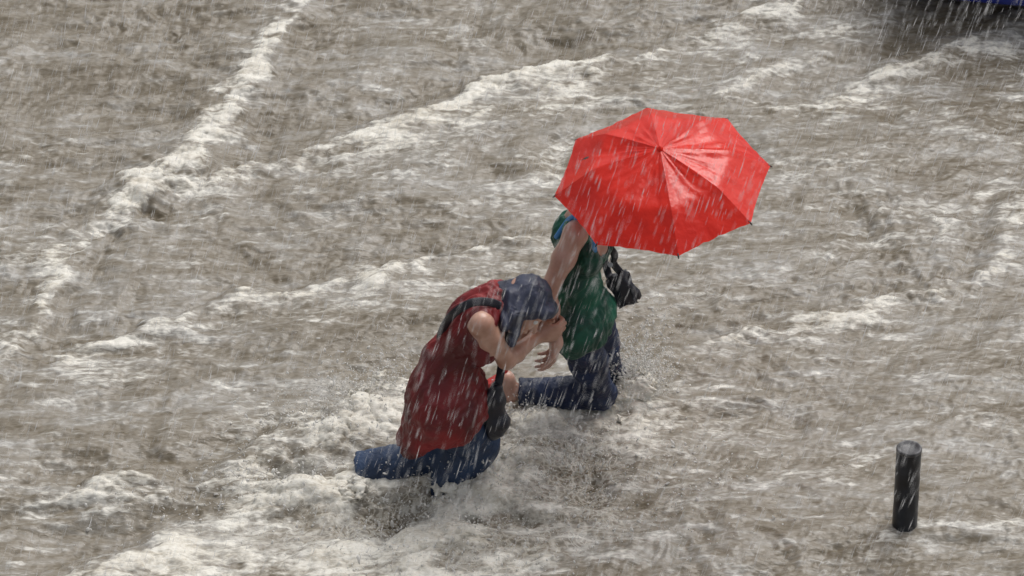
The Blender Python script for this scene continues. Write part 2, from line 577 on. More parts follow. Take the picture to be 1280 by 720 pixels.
M['rain'] = simple_mat('rain_water', (.88, .89, .90), (.93, .93, .94), 10, .1, 0)
nt = M['rain'].node_tree                              # light passes through the drops
tr = nnode(nt, 'ShaderNodeBsdfTranslucent'); tr.inputs[0].default_value = (.95, .96, .97, 1)
mx = nnode(nt, 'ShaderNodeMixShader'); mx.inputs[0].default_value = .6
nt2 = M['spray'].node_tree
tr2 = nnode(nt2, 'ShaderNodeBsdfTranslucent'); tr2.inputs[0].default_value = (.93, .92, .90, 1)
mx2 = nnode(nt2, 'ShaderNodeMixShader'); mx2.inputs[0].default_value = .5
nt2.links.new(nt2.nodes['Principled BSDF'].outputs[0], mx2.inputs[1]); nt2.links.new(tr2.outputs[0], mx2.inputs[2])
nt2.links.new(mx2.outputs[0], nt2.nodes['Material Output'].inputs[0])
tp = nnode(nt, 'ShaderNodeBsdfTransparent'); m2 = nnode(nt, 'ShaderNodeMixShader'); m2.inputs[0].default_value = .46
nt.links.new(nt.nodes['Principled BSDF'].outputs[0], mx.inputs[1]); nt.links.new(tr.outputs[0], mx.inputs[2])
nt.links.new(tp.outputs[0], m2.inputs[1]); nt.links.new(mx.outputs[0], m2.inputs[2])
nt.links.new(m2.outputs[0], nt.nodes['Material Output'].inputs[0])

# ------------------------------------------------------------------ setting: road bed under the flood, flood water
BED = -0.36
bm = bmesh.new()
S_ = 600
vs = [bm.verts.new((x, y, BED)) for x, y in ((-S_, -S_), (S_, -S_), (S_, S_), (-S_, S_))]
bm.faces.new(vs)
tag(bm_obj('road', bm, M['road']), kind='structure')

def graded(lo, hi, step, far):
    core = np.arange(lo, hi+step*.5, step)
    out = []; d, s = 0.0, step
    while d < far:
        s *= 1.42; d += s; out.append(d)
    out = np.array(out)
    return np.concatenate([lo-out[::-1], core, hi+out])

# lines of broken water, read from the photograph: points on the water, half width (m), froth, height (m)
LINES = [
    ([(400, -30), (372, 30), (330, 85), (292, 150), (240, 205), (190, 245), (140, 290)], .13, 1.05, .060),
    ([(150, 285), (90, 330), (50, 385), (0, 440), (-60, 500)], .11, .85, .050),
    ([(345, 40), (285, 110), (235, 175), (165, 245), (110, 300)], .17, .55, .03),
    ([(1040, -30), (985, 12), (900, 45), (830, 60), (700, 88), (600, 105), (545, 140), (470, 165), (350, 192), (230, 228), (120, 260)], .115, .85, .060),
    ([(760, 95), (640, 130), (560, 160), (450, 200)], .14, .35, .03),
    ([(760, 76), (690, 90), (610, 104), (560, 128), (500, 158), (430, 180)], .13, .60, .045),
    ([(740, 285), (640, 308), (560, 325), (480, 345), (380, 362), (310, 372), (260, 388), (180, 415), (90, 432), (0, 450)], .075, .78, .055),
    ([(1300, 30), (1240, 52), (1180, 72), (1100, 95), (1040, 112), (960, 150)], .14, .90, .060),
    ([(1130, 20), (1040, 40), (960, 95), (880, 120)], .13, .60, .03),
    ([(1300, 250), (1262, 290), (1235, 345), (1170, 372), (1100, 385), (1010, 398), (900, 428), (800, 455)], .085, .72, .05),
    ([(1300, 655), (1230, 662), (1170, 650)], .08, .45, .03),
    ([(560, 470), (500, 495), (440, 525), (380, 550), (320, 580), (250, 600), (120, 615), (0, 640)], .12, .62, .085),
    ([(520, 590), (450, 600), (380, 615), (310, 635), (250, 660), (190, 690), (120, 712), (40, 735)], .13, 1.05, .075),
    ([(600, 640), (540, 665), (450, 680), (360, 690), (280, 712)], .15, .75, .05),
    ([(620, 610), (560, 640), (520, 690), (480, 740)], .12, .70, .05),
    ([(820, 500), (780, 512), (720, 520), (650, 530), (600, 545)], .085, .95, .075),
    ([(640, 700), (700, 715), (800, 690), (900, 660)], .12, .28, .02),
    ([(1150, 648), (1120, 664), (1085, 676), (1040, 690)], .06, .65, .02),
    ([(420, 100), (520, 118), (640, 118)], .10, .15, .01),
]
# mounds and hollows in the water: point, radius x, radius y, height, froth, lace
MOUNDS = [
    ((785, 500), .13, .12, .05, .55, .3),
    ((700, 520), .22, .09, .02, .9, .2),
    ((655, 528), .12, .10, .03, .8, .2),
    ((690, 575), .17, .17, .05, .20, .9),
    ((735, 592), .09, .17, -.07, -1.0, .4),
    ((640, 655), .07, .06, -.04, -.7, .8),
    ((585, 668), .07, .05, -.05, -.8, .8),
    ((640, 590), .12, .08, .07, .95, .5),
    ((690, 548), .16, .06, .06, 1.0, .4),
    ((600, 625), .12, .07, .06, .8, .6),
    ((665, 625), .12, .06, .04, .55, .8),
    ((560, 690), .12, .06, .03, .5, .6),
    ((700, 640), .16, .06, .02, .35, .8),
    ((640, 625), .26, .22, .02, .25, 1.1),
    ((590, 660), .25, .24, .00, .30, 1.1),
    ((560, 600), .14, .09, .055, .7, .5),
    ((492, 645), .12, .13, -.10, -1.15, .7),
    ((470, 520), .26, .14, .05, .45, .2),
    ((420, 525), .20, .12, .05, .35, .2),
    ((540, 616), .11, .065, .085, .5, .4),
    ((600, 600), .08, .06, .05, .6, .3),
    ((1156, 655), .04, .035, .02, .5, .2),
    ((1116, 668), .05, .04, .015, .5, .2),
    ((368, 592), .13, .075, -.07, -.55, .3),
    ((400, 620), .15, .10, .04, .35, .8),
    ((185, 264), .07, .055, -.065, -.55, 0),
    ((135, 302), .08, .05, -.06, -.55, 0),
    ((650, 108), .10, .06, .03, .1, 0),
    ((1150, 25), .8, .35, -.01, -.30, 0),
    ((130, 50), .9, 1.1, 0, -.42, 0),
    ((560, 40), .6, .5, 0, -.18, 0),
    ((1050, 210), .9, .8, 0, .06, 0),
    ((900, 330), .8, .6, 0, .05, 0),
    ((1000, 520), .7, .6, 0, -.02, 0),
    ((330, 470), .8, .35, 0, .02, 0),
    ((300, 560), .7, .35, 0, .14, 0),
    ((300, 690), .8, .35, 0, .30, .4),
    ((470, 690), .5, .35, 0, .30, .5),
    ((430, 570), .3, .25, 0, .35, .3),
    ((800, 680), .6, .4, 0, .02, .35),
    ((760, 560), .16, .3, .02, .2, .5),
]

def water_fields(X, Y):
    """height, froth and lace at points of the flood"""
    a = math.radians(22)
    U = X*math.cos(a)+Y*math.sin(a); W = -X*math.sin(a)+Y*math.cos(a)
    wu = fbm2(U*1.1+3, W*1.6, 3)*.20; ww = fbm2(U*1.1+40, W*1.6+9, 3)*.12
    Uw, Ww = U+wu, W+ww
    H = .030*fbm2(Uw*.9, Ww*1.5+7, 3)
    r1 = 1-np.abs(noise2(Uw*2.6+1, Ww*4.4))*2.2
    r2 = 1-np.abs(noise2(Uw*6.0+5, Ww*10.0+2))*2.2
    r3 = 1-np.abs(noise2(Uw*14+5, Ww*23+2))*2.2
    patch = .65+.5*noise2(U*.8+20, W*1.1)
    H += (.016*r1+.0105*r2+.0052*r3)*patch+.0030*noise2(U*34, W*52)
    F = .05+.30*fbm2(Uw*1.4+11, Ww*2.6+3, 4)+.10*(r2-.4)
    Lc = np.zeros_like(H)
    wx = X+fbm2(X*2.2+1, Y*2.2+8, 5, .58)*.085
    wy = Y+fbm2(X*2.2+31, Y*2.2+18, 5, .58)*.085
    bil = np.abs(fbm2(X*7, Y*9, 4, .6))
    for li, (pts, w, fr, ht) in enumerate(LINES):
        P3 = [at_z(*p)[:2] for p in pts]
        dmin = np.full(X.shape, 9.0, np.float32); sgn = np.zeros(X.shape, np.float32); tt = np.zeros(X.shape, np.float32)
        for i in range(len(P3)-1):
            p, q = P3[i], P3[i+1]
            d = q-p; L2 = d@d
            t = np.clip(((wx-p[0])*d[0]+(wy-p[1])*d[1])/L2, 0, 1)
            ex, ey = wx-p[0]-t*d[0], wy-p[1]-t*d[1]
            dd = np.sqrt(ex*ex+ey*ey)
            m = dd < dmin
            dmin = np.where(m, dd, dmin)
            sgn = np.where(m, np.sign(d[0]*ey-d[1]*ex), sgn)
            tt = np.where(m, (i+t)/(len(P3)-1), tt)
        mod = .85+.55*fbm2(X*1.9+w*100, Y*2.3+ht*200, 3)
        ends = sstep(-.02, .12, tt)*sstep(1.02, .85, tt)
        ww_ = w*(1+.55*noise2(X*2.2+w*31, Y*2.2))
        edge = -1.0 if li > 1 else 1.0
        side = sgn*edge                                  # +1 on the crisp side of the crest
        g = np.exp(-(dmin/ww_)**2)*ends
        wf = np.where(side > 0, .40*ww_, .85*ww_)
        gf = (np.exp(-(dmin/wf)**2)+.62*np.exp(-dmin/(ww_*2.8))*(side < 0))*ends
        H += .42*ht*g*np.clip(mod, .4, 1.3)
        F += .66*fr*gf*np.clip(mod+1.0*(bil-.3), .35, 1.25)
        # the water just below the crisp edge sinks a little
        g2 = np.exp(-((dmin-ww_*1.2)/(ww_*.7))**2)*ends*(side > 0)
        H -= .35*ht*g2; F -= .22*min(fr, 1)*g2
    for pt, rx, ry, ht, fr, lc in MOUNDS:
        c = at_z(*pt)
        q = ((wx-c[0])/rx)**2+((wy-c[1])/ry)**2
        g = np.exp(-q)
        H += .8*ht*g*(1+.4*(bil-.3)); F += fr*g; Lc += lc*g
    F = F+np.clip(F, 0, 1)*(.55*fbm2(Uw*3.6+2, Ww*6.5+6, 3)-.05)
    froth = np.clip(F, 0, 1.2)
    bu = fbm2(Uw*9+3, Ww*17+1, 4, .62)
    H += froth*(.0060*bu+.0030*(1-2*np.abs(noise2(Uw*17, Ww*40))))
    return H, F, np.clip(Lc, 0, 1.2)

gx = graded(-2.75, 2.75, .0072, 420.0)
gy = graded(-2.45, 3.15, .0088, 420.0)
X, Y = np.meshgrid(gx, gy)
core = sstep(1.0, 0.0, np.maximum(np.maximum(np.abs(X)-2.75, Y-3.15), -2.45-Y)/14.0)
H, FO, LA = water_fields(X.astype(np.float32), Y.astype(np.float32))
H = H*core
FO = np.where(core > 0, FO, .12)
n_x, n_y = len(gx), len(gy)
idx = np.arange(n_x*n_y).reshape(n_y, n_x)
faces = np.stack([idx[:-1, :-1], idx[:-1, 1:], idx[1:, 1:], idx[1:, :-1]], -1).reshape(-1, 4)
# steep froth leans downstream
gyx = np.gradient(H, axis=1)/np.gradient(gx)[None, :]
gyy = np.gradient(H, axis=0)/np.gradient(gy)[:, None]
chop = .010*np.clip(FO, 0.2, 1)*core
Xd = X+np.clip(gyx, -1, 1)*chop*-1; Yd = Y+np.clip(gyy, -1, 1)*chop*-1
flood = mesh_np('flood_water', np.stack([Xd, Yd, H], -1).reshape(-1, 3), faces, M['water'])
tag(flood, kind='structure')
for nm, arr in (('foam', FO), ('lace', LA)):
    at = flood.data.attributes.new(nm, 'FLOAT', 'POINT')
    at.data.foreach_set('value', np.ascontiguousarray(arr, np.float32).ravel())

# ------------------------------------------------------------------ people
def frame(fwd, up):
    f_ = unit(fwd); r_ = unit(np.cross(f_, up)); u_ = np.cross(r_, f_)
    return f_, r_, u_                                   # forward, right hand side, up

def head_prims(c, fwd, up):
    """adult head about 0.225 m high; c is the middle of the skull"""
    f_, r_, u_ = frame(fwd, up)
    Mx = np.array([r_, f_, u_])
    P_ = [(prim_ell(c+u_*.022-f_*.008, Mx, (.074, .093, .092)), .02),
          (prim_ell(c-u_*.035+f_*.030, Mx, (.058, .060, .075)), .03),
          (prim_ell(c-u_*.092+f_*.052, Mx, (.030, .028, .024)), .025),              # chin
          (prim_cone(c-u_*.008+f_*.088, c-u_*.038+f_*.104, .008, .012), .012),      # nose
          (prim_ell(c+u_*.022+f_*.078, Mx, (.045, .014, .010)), .015),              # brow
          (prim_ell(c-u_*.066+f_*.086, Mx, (.022, .010, .008)), .008)]              # lips
    for s in (-1, 1):
        P_.append((prim_ell(c-u_*.030+f_*.066+r_*s*.035, Mx, (.020, .018, .018)), .02))  # cheeks
        P_.append((prim_ell(c-u_*.008-f_*.006+r_*s*.077, Mx, (.010, .020, .031)), .006))  # ears
    holes = [prim_ell(c+u_*.002+f_*.094+r_*s*.031, Mx, (.015, .012, .010)) for s in (-1, 1)]
    eyes = [c+u_*.002+f_*.078+r_*s*.031 for s in (-1, 1)]
    return P_, holes, eyes

def hand_prims(w, d, nrm, side, curl=(25, 35, 25), thumb=35, spread=4.0, scale=1.0):
    """w wrist, d towards the fingertips, nrm out of the palm; side=+1 when the thumb leaves towards cross(d, nrm)"""
    d = unit(d); nrm = unit(nrm-d*np.dot(nrm, d)); s_ = np.cross(d, nrm)*side
    P_ = []
    Mx = np.array([s_, d, nrm])
    P_.append((prim_cone(w-d*.01, w+d*.03, .024*scale, .024*scale), .02))
    P_.append((prim_ell(w+d*.052*scale, Mx, np.array((.038, .050, .016))*scale), .015))
    offs = [(.029, .000, .96), (.010, .006, 1.05), (-.010, .003, .98), (-.028, -.008, .78)]
    for i, (o, e, ln) in enumerate(offs):
        p = w+(d*(.086+e)+s_*o)*scale
        a = math.radians(spread*(1.5-i)*.8)
        dd = unit(d*math.cos(a)+s_*math.sin(a))
        P_.append((prim_cone(w+(d*.05+s_*o*.8)*scale, p, .0105*scale, .0098*scale), .008))
        ang = 0
        for j, (L, r0, r1) in enumerate(((.043, .0098, .0088), (.027, .0088, .0080), (.022, .0080, .0066))):
            ang += math.radians(curl[j]+i*2)
            q = p+(dd*math.cos(ang)+nrm*math.sin(ang))*L*ln*scale
            P_.append((prim_cone(p, q, r0*scale, r1*scale), .002))
            p = q
    p = w+(d*.022+s_*.026+nrm*.006)*scale
    a = math.radians(thumb)
    t1 = unit(d*math.cos(a)+s_*math.sin(a)*.8+nrm*.45)
    q = p+t1*.042*scale
    P_.append((prim_cone(p, q, .015*scale, .0108*scale), .01))
    t2 = unit(d*math.cos(a*.4)+s_*math.sin(a*.4)*.4+nrm*.55)
    r = q+t2*.030*scale
    P_.append((prim_cone(q, r, .0108*scale, .0095*scale), .003))
    P_.append((prim_cone(r, r+unit(t2+nrm*.3)*.022*scale, .0095*scale, .0075*scale), .003))
    return P_

def foot_prims(a, toe_dir, sole_dir, L=.235):
    """ankle a, direction to the toes, direction out of the sole"""
    t = unit(toe_dir); s_ = unit(sole_dir-t*np.dot(sole_dir, t)); r_ = np.cross(t, s_)
    heel = a+s_*.055-t*.035
    ball = a+s_*.068+t*.115
    P_ = [(prim_cone(a, heel, .036, .032), .02), (prim_cone(a+t*.01, ball-s_*.008, .036, .030), .02),
          (prim_cone(heel, ball, .030, .026), .02)]
    for i in range(5):
        o = (i-2)*.0165
        P_.append((prim_cone(ball+r_*o*.9, ball+r_*o+t*(.055-abs(i-1)*.006)+s_*.008, .013, .009), .006))
    return P_, heel, ball, r_, s_, t

def leg_prims(hip, knee, ank, fwd, thick=1.0):
    th = unit(knee-hip)
    P_ = [(prim_cone(hip, hip+(knee-hip)*.5, .083*thick, .071*thick), .04),
          (prim_cone(hip+(knee-hip)*.5, knee, .071*thick, .053*thick), .03),
          (prim_cone(knee, knee+(ank-knee)*.35, .052*thick, .050*thick), .03),
          (prim_cone(knee+(ank-knee)*.35, ank, .050*thick, .034*thick), .03)]
    sh = unit(ank-knee)
    back = unit(-np.asarray(fwd)+sh*np.dot(fwd, sh))
    P_.append((prim_cone(knee+(ank-knee)*.15+back*.018, knee+(ank-knee)*.5+back*.012, .043*thick, .036*thick), .03))
    return P_

def arm_prims(sh, el, wr):
    return [(prim_cone(sh, sh+(el-sh)*.4, .047, .043), .03),
            (prim_cone(sh+(el-sh)*.4, el, .043, .035), .03),
            (prim_cone(el, el+(wr-el)*.3, .035, .036), .02),
            (prim_cone(el+(wr-el)*.3, wr, .036, .024), .02)]

def build(fieldspec, prims, g=0.0):
    f = Field(*fieldspec)
    for p, k in prims: f.add(p, k, g)
    return f

def spine_prims(pel, waist, chest, neck, rs, ls, fwd_p, fwd_c, bust=.045, slim=1.0):
    """trunk built on a bent spine"""
    P_ = []
    up1 = unit(waist-pel); f1, r1, u1 = frame(fwd_p-up1*np.dot(fwd_p, up1), up1)
    M1 = np.array([r1, f1, u1])
    up2 = unit(neck-waist); f2, r2, u2 = frame(fwd_c-up2*np.dot(fwd_c, up2), up2)
    M2 = np.array([r2, f2, u2])
    sc = lambda *a: tuple(x*slim for x in a)
    P_ += [(prim_ell(pel, M1, sc(.150, .108, .115)), .04),
           (prim_ell(pel-u1*.05-f1*.035+r1*.07, M1, sc(.080, .085, .088)), .04),
           (prim_ell(pel-u1*.05-f1*.035-r1*.07, M1, sc(.080, .085, .088)), .04),
           (prim_ell(waist, np.array([r2, f2, u2]), sc(.112, .082, .130)), .05),
           (prim_ell(chest, M2, sc(.126, .090, .140)), .05),
           (prim_cone(rs-unit(rs-ls)*.02, ls+unit(rs-ls)*.02, .043, .043), .04),
           (prim_cone(chest+u2*.05-f2*.03, neck-f2*.01, .072, .055), .04)]
    for s in (-1, 1):
        P_.append((prim_ell(chest+f2*.068+r2*s*.058-u2*.015, M2, (.052, bust, .054)), .03))
    return P_, (f1, r1, u1), (f2, r2, u2)

SKIRT_CACHE = {}
def person_root(name, loc, label):
    return empty(name, loc, label, 'person')

# ---------- the runner in the green top, holding the umbrella
G = {}
G['pel'] = V(.285, -.975, .520)
hg = math.radians(-20)
G['fw'] = V(math.cos(hg), math.sin(hg), 0); G['rt'] = V(G['fw'][1], -G['fw'][0], 0)
G['rh'] = G['pel']+G['rt']*.085-V(0, 0, .015); G['lh'] = G['pel']-G['rt']*.085-V(0, 0, .015)
G['rk'] = V(.352, -.945, .128); G['ra'] = V(-.005, -.915, .118)
G['lk'] = V(.388, -.800, .120); G['la'] = V(.335, -.700, -.270)
G['rs'] = V(.243, -1.095, .985); G['ls'] = V(.345, -.815, .985)
G['neck'] = (G['rs']+G['ls'])/2+V(.006, -.002, .035)
G['waist'] = V(.250, -.975, .690); G['chest'] = V(.262, -.965, .850)
G['re'] = V(.138, -1.140, .745); G['rw'] = V(.172, -1.205, .552)
G['head'] = V(.345, -.985, 1.145)
UA = unit(V(-.075, -.19, .98))                     # umbrella shaft
UC = at_y(828, 226, -1.06)                         # middle of the rim
G['hand_l'] = UC-UA*.33
G['le'] = V(.52, -.83, .82)
G['lw'] = G['hand_l']-unit(G['hand_l']-G['le'])*.062

gp, (gf1, gr1, gu1), (gf2, gr2, gu2) = spine_prims(G['pel'], G['waist'], G['chest'], G['neck'], G['rs'], G['ls'], G['fw'], G['fw'], .034, .80)
spec = ((-.16, -1.36, -.37), (.80, -.55, 1.30), .0052)
hp, holes, eyes = head_prims(G['head'], unit(V(.93, -.25, -.22)), V(.15, 0, 1))
armR = arm_prims(G['rs'], G['re'], G['rw']); armL = arm_prims(G['ls'], G['le'], G['lw'])
legR = leg_prims(G['rh'], G['rk'], G['ra'], V(0, -.2, -1), .95); legL = leg_prims(G['lh'], G['lk'], G['la'], G['fw'], .95)
bareR = leg_prims(G['rh'], G['rk'], G['ra'], V(0, -.2, -1), .87); bareL = leg_prims(G['lh'], G['lk'], G['la'], G['fw'], .87)
handR = hand_prims(G['rw'], unit(V(-.15, .30, -.85)), unit(V(-.85, -.2, .1)), -1, (24, 30, 22), 40, 3, .92)
dl = unit(G['hand_l']-G['le'])
palm = unit(np.cross(UA, dl))
handL = hand_prims(G['lw']+palm*-.018, dl, palm, 1 if np.dot(np.cross(dl, palm), UA) > 0 else -1, (48, 70, 60), 30, 1)
footR, heelR, ballR, frR, fsR, ftR = foot_prims(G['ra'], unit(V(-.55, .05, -.62)), unit(V(-.75, .0, .60)))
footL, heelL, ballL, frL, fsL, ftL = foot_prims(G['la'], unit(G['fw']+V(0, 0, -.05)), V(0, 0, -1))
neckp = [(prim_cone(G['neck']-V(0, 0, .02), G['head']-V(.02, 0, .05), .052, .048), .03)]
F_ = build(spec, gp+bareR+bareL+armR+armL+neckp+hp+footR+footL)
for h_ in holes: F_.sub(h_, .006)
for p, k in handR+handL: F_.add(p, k)
bv, bq = F_.mesh(1)
green = person_root('person', tuple(G['la']+V(0, 0, -.085)), 'person in dark green sleeveless top and navy jeans running under the red umbrella')
def child(name, vq, mat, root, label=None):
    o = mesh_np(name, vq[0], vq[1], mat)
    adopt(o, root)
    if label: o['label'] = label
    return o
child('body', (bv, bq), M['skin2'], green)
def ball(name, c, r, mat, root):
    bm = bmesh.new(); bmesh.ops.create_icosphere(bm, subdivisions=2, radius=r, matrix=Matrix.Translation(Vector(c)))
    return adopt(bm_obj(name, bm, mat, None, True), root)
for e_ in eyes: ball('eye', e_, .0125, M['eye'], green)
# hair under the umbrella
hf, hr, hu = frame(V(.93, -.25, -.22), V(.15, 0, 1))
hM = np.array([hr, hf, hu]); hc = G['head']
F_ = Field(hc-.2, hc+.2, .005)
F_.add(prim_ell(hc+hu*.026-hf*.018, hM, (.083, .096, .096)), .02)
F_.add(prim_ell(hc-hu*.035-hf*.055, hM, (.066, .050, .070)), .03)
F_.add(prim_cone(hc-hf*.10+hu*.01, hc-hf*.13-hu*.09, .028, .014), .02)
F_.sub(prim_ell(hc-hu*.040+hf*.085, hM, (.066, .070, .085)), .015)
v, q = F_.mesh(1)
child('hair', (folds(v, q, .0035, 60, hf+hu*.3), q), M['hair'], green)

# green top: the trunk, a finger's breadth looser, scooped at neck and arms
F_ = Field((.05, -1.30, .36), (.62, -.62, 1.06), .0055)
for p, k in gp: F_.add(p, k, .010)
F_.add(prim_ell(G['waist']+gf2*.005-gu1*.03, np.array([gr1, gf1, gu1]), (.102, .084, .15)), .04)
F_.add(prim_ell(G['pel']+gu1*.0, np.array([gr1, gf1, gu1]), (.122, .098, .15)), .04)
for p, k in legR[:1]+legL[:1]: F_.add(p, .04, .011)
F_.cut(lambda x, y, z: -(z-(.445+.26*(x-.30)+.012*np.sin(x*45)+.008*np.sin(y*60+1))))
F_.plane(G['neck']+V(0, 0, -.012), V(0, 0, 1))
F_.sub(prim_ell(G['neck']+gf2*.085-V(0, 0, .09), np.array([gr2, gf2, gu2]), (.075, .085, .120)), .012)   # front scoop
F_.sub(prim_ell(G['neck']-gf2*.085-V(0, 0, .01), np.array([gr2, gf2, gu2]), (.060, .05, .055)), .012)
F_.sub(prim_cone(G['neck']-V(0, 0, .10), G['neck']+V(0, 0, .1), .050, .060), .01)
for S__, E__ in (('rs', 're'), ('ls', 'le')):
    o_ = unit(G[S__]-(G['rs']+G['ls'])/2)
    F_.sub(prim_ell(G[S__]+o_*.052-V(0, 0, .035), np.array([gr2, gf2, gu2]), (.062, .085, .115)), .012)
v, q = F_.mesh(1)
v = folds(v, q, .0065, 17, V(.35, -.1, .9), 3)
v = folds(v, q, .0035, 34, V(.6, -.1, .7), 13)
child('tank_top', (relax(v, q, .4), q), M['tank'], green)
# blue under-strap over the near shoulder
o_ = unit(G['rs']-G['ls'])
sp = [G['chest']-gf2*.070+o_*.075+V(0, 0, .06), G['rs']-o_*.050-gf2*.040+V(0, 0, .030), G['rs']-o_*.044-gf2*.005+V(0, 0, .048), G['rs']-o_*.05+gf2*.05+V(0, 0, .035), G['chest']+gf2*.09+o_*.07+V(0, 0, .05)]
adopt(tube('under_strap', catmull(sp, 6), .0105, M['strap_blue'], None, 8, (o_, 1.0)), green)

# navy jeans, cropped above the trailing ankle
F_ = Field((-.10, -1.28, -.36), (.60, -.58, .66), .0055)
for p, k in gp[:3]: F_.add(p, k, .003)
for p, k in legR: F_.add(p, k, .002)
for p, k in legL: F_.add(p, k, .002)
F_.add(prim_cone(G['rk'], G['rk']+(G['ra']-G['rk'])*.93, .058, .050), .03)
F_.add(prim_cone(G['lk'], G['la'], .060, .052), .03)
F_.plane(G['pel']+gu1*.09, gu1)
sd_ = unit(G['ra']-G['rk']); cutp = G['rk']+(G['ra']-G['rk'])*.90
F_.cut(lambda x, y, z: np.where(np.abs(z) < 9, np.where((x < .25) & (z > -.02), (x-cutp[0])*sd_[0]+(y-cutp[1])*sd_[1]+(z-cutp[2])*sd_[2], -1.), -1.))
F_.sub(prim_cone(cutp-sd_*.035, cutp+sd_*.06, .040, .040), .004)
F_.plane(G['la']+V(0, 0, -.03), V(0, 0, -1))
v, q = F_.mesh(1)
v = folds(v, q, .0055, 22, V(.4, 1, .3), 8)
child('jeans', (relax(v, q, .35), q), M['jean_navy'], green)
# red sandals
def sandal(root, heel, ballp, r_, s_, t):
    c = []
    bm = bmesh.new()
    n = 12
    outl = []
    for i in range(n):
        a = 2*math.pi*i/n
        outl.append((math.cos(a), math.sin(a)))
    L = np.linalg.norm(ballp-heel)+.115
    mid = (heel+ballp)/2+t*.02+s_*.026
    ax = unit(ballp-heel)
    top, bot = [], []
    for x, y in outl:
        w = .030 if x > 0 else .022
        p = mid+ax*x*L*.5+r_*y*w
        top.append(bm.verts.new(p)); bot.append(bm.verts.new(p+s_*.012))
    bm.faces.new(top); bm.faces.new(bot[::-1])
    for i in range(n): bm.faces.new((top[i], bot[i], bot[(i+1) % n], top[(i+1) % n]))
    sole = adopt(bm_obj('sandal', bm, M['red_rubber']), root)
    st = tube('sandal_strap', catmull([mid+ax*.03+r_*.045, mid+ax*.05-s_*.055+r_*.02, mid+ax*.05-s_*.055-r_*.02, mid+ax*.03-r_*.045], 5), .009, M['red_rubber'], None, 6)
    st.location = -Vector(root.location)-sole.location; st.parent = sole
    return sole
sandal(green, heelR, ballR, frR, fsR, ftR)
sandal(green, heelL, ballL, frL, fsL, ftL)

# ---------- the runner in the red dress, bent over and clinging to the other's arm
R = {}
R['pel'] = at_y(556, 499, -1.43)
hr_ = math.radians(4)
R['fw'] = V(math.cos(hr_), math.sin(hr_), 0); R['rt'] = V(R['fw'][1], -R['fw'][0], 0)
# the far leg (rh..ra) trails behind, the near leg (lh..la) pushes off
R['rh'] = R['pel']-R['rt']*.085-V(0, 0, .02); R['lh'] = R['pel']+R['rt']*.085-V(0, 0, .02)
R['rk'] = at_y(584, 565, -1.33); R['ra'] = at_y(480, 584, -1.32)
R['lk'] = at_y(599, 556, -1.40); R['la'] = V(-.385, -1.435, -.16)
R['waist'] = at_y(561, 452, -1.41); R['chest'] = at_y(588, 414, -1.41)
R['rs'] = at_y(600, 405, -1.53); R['ls'] = at_y(620, 366, -1.25)
R['neck'] = at_y(618, 378, -1.37)
R['re'] = at_y(633, 450, -1.455); R['rw'] = at_y(671, 421, -1.270)
R['head'] = at_y(655, 380, -1.345)
R['le'] = at_y(646, 430, -1.13); R['lw'] = at_y(672, 398, -1.20)
print('lens', [round(float(np.linalg.norm(R[a]-R[b])), 3) for a, b in (('rh', 'rk'), ('rk', 'ra'), ('lh', 'lk'), ('lk', 'la'), ('rs', 're'), ('re', 'rw'), ('ls', 'le'), ('le', 'lw'), ('rs', 'ls'), ('pel', 'neck'), ('neck', 'head'))])
print('Glens', [round(float(np.linalg.norm(G[a]-G[b])), 3) for a, b in (('rh', 'rk'), ('rk', 'ra'), ('lh', 'lk'), ('lk', 'la'), ('rs', 're'), ('re', 'rw'), ('ls', 'le'), ('le', 'lw'), ('rs', 'ls'), ('pel', 'neck'), ('neck', 'head'))])
chest_fw = unit(V(.75, -.10, -.55))
rp, (rf1, rr1, ru1), (rf2, rr2, ru2) = spine_prims(R['pel'], R['waist'], R['chest'], R['neck'], R['rs'], R['ls'], R['fw'], chest_fw, .042, .93)
spec = ((-.72, -1.72, -.37), (.26, -.98, 1.12), .0052)
head_fw, head_up = unit(V(.62, -.40, -.66)), unit(V(.70, .05, .64))
hp, holes, eyes = head_prims(R['head'], head_fw, head_up)
armR = arm_prims(R['rs'], R['re'], R['rw']); armL = arm_prims(R['ls'], R['le'], R['lw'])
legR = leg_prims(R['rh'], R['rk'], R['ra'], V(0, 0, -1)); legL = leg_prims(R['lh'], R['lk'], R['la'], R['fw'])
bareR = leg_prims(R['rh'], R['rk'], R['ra'], V(0, 0, -1), .90); bareL = leg_prims(R['lh'], R['lk'], R['la'], R['fw'], .90)
grip = G['re']+(G['rw']-G['re'])*.58
fa = unit(G['rw']-G['re'])
dh = unit(V(.90, .30, .12)); dh = unit(dh-fa*np.dot(dh, fa)*.8)
toF = unit((grip-R['rw'])-dh*np.dot(grip-R['rw'], dh))
handR = hand_prims(R['rw'], unit(dh), toF, 1 if np.dot(np.cross(dh, toF), V(0, 0, 1)) > 0 else -1, (40, 62, 50), 30, 1)
dl = unit(R['lw']-R['le'])
handL = hand_prims(R['lw'], dl, unit(V(-.2, -1, .1)), 1, (30, 40, 30), 30)
footR, heelR, ballR, frR, fsR, ftR = foot_prims(R['ra']+V(.025, 0, -.03), unit(V(-.20, .02, -.97)), unit(V(-.97, .0, .05)))
footL, heelL, ballL, frL, fsL, ftL = foot_prims(R['la'], unit(V(.45, .05, -.89)), V(-.89, 0, -.45))
neckp = [(prim_cone(R['neck']-ru2*.02, R['head']-head_up*.04-head_fw*.02, .054, .050), .03)]
F_ = build(spec, rp+bareR+bareL+armR+armL+neckp+hp+footR+footL)
for h_ in holes: F_.sub(h_, .006)
for p, k in handR+handL: F_.add(p, k)
red = person_root('person', tuple(V(R['la'][0], R['la'][1], BED)), 'stooping person in long red sleeveless tunic and blue jeans wading, navy cloth over head')
child('body', F_.mesh(1), M['skin'], red)
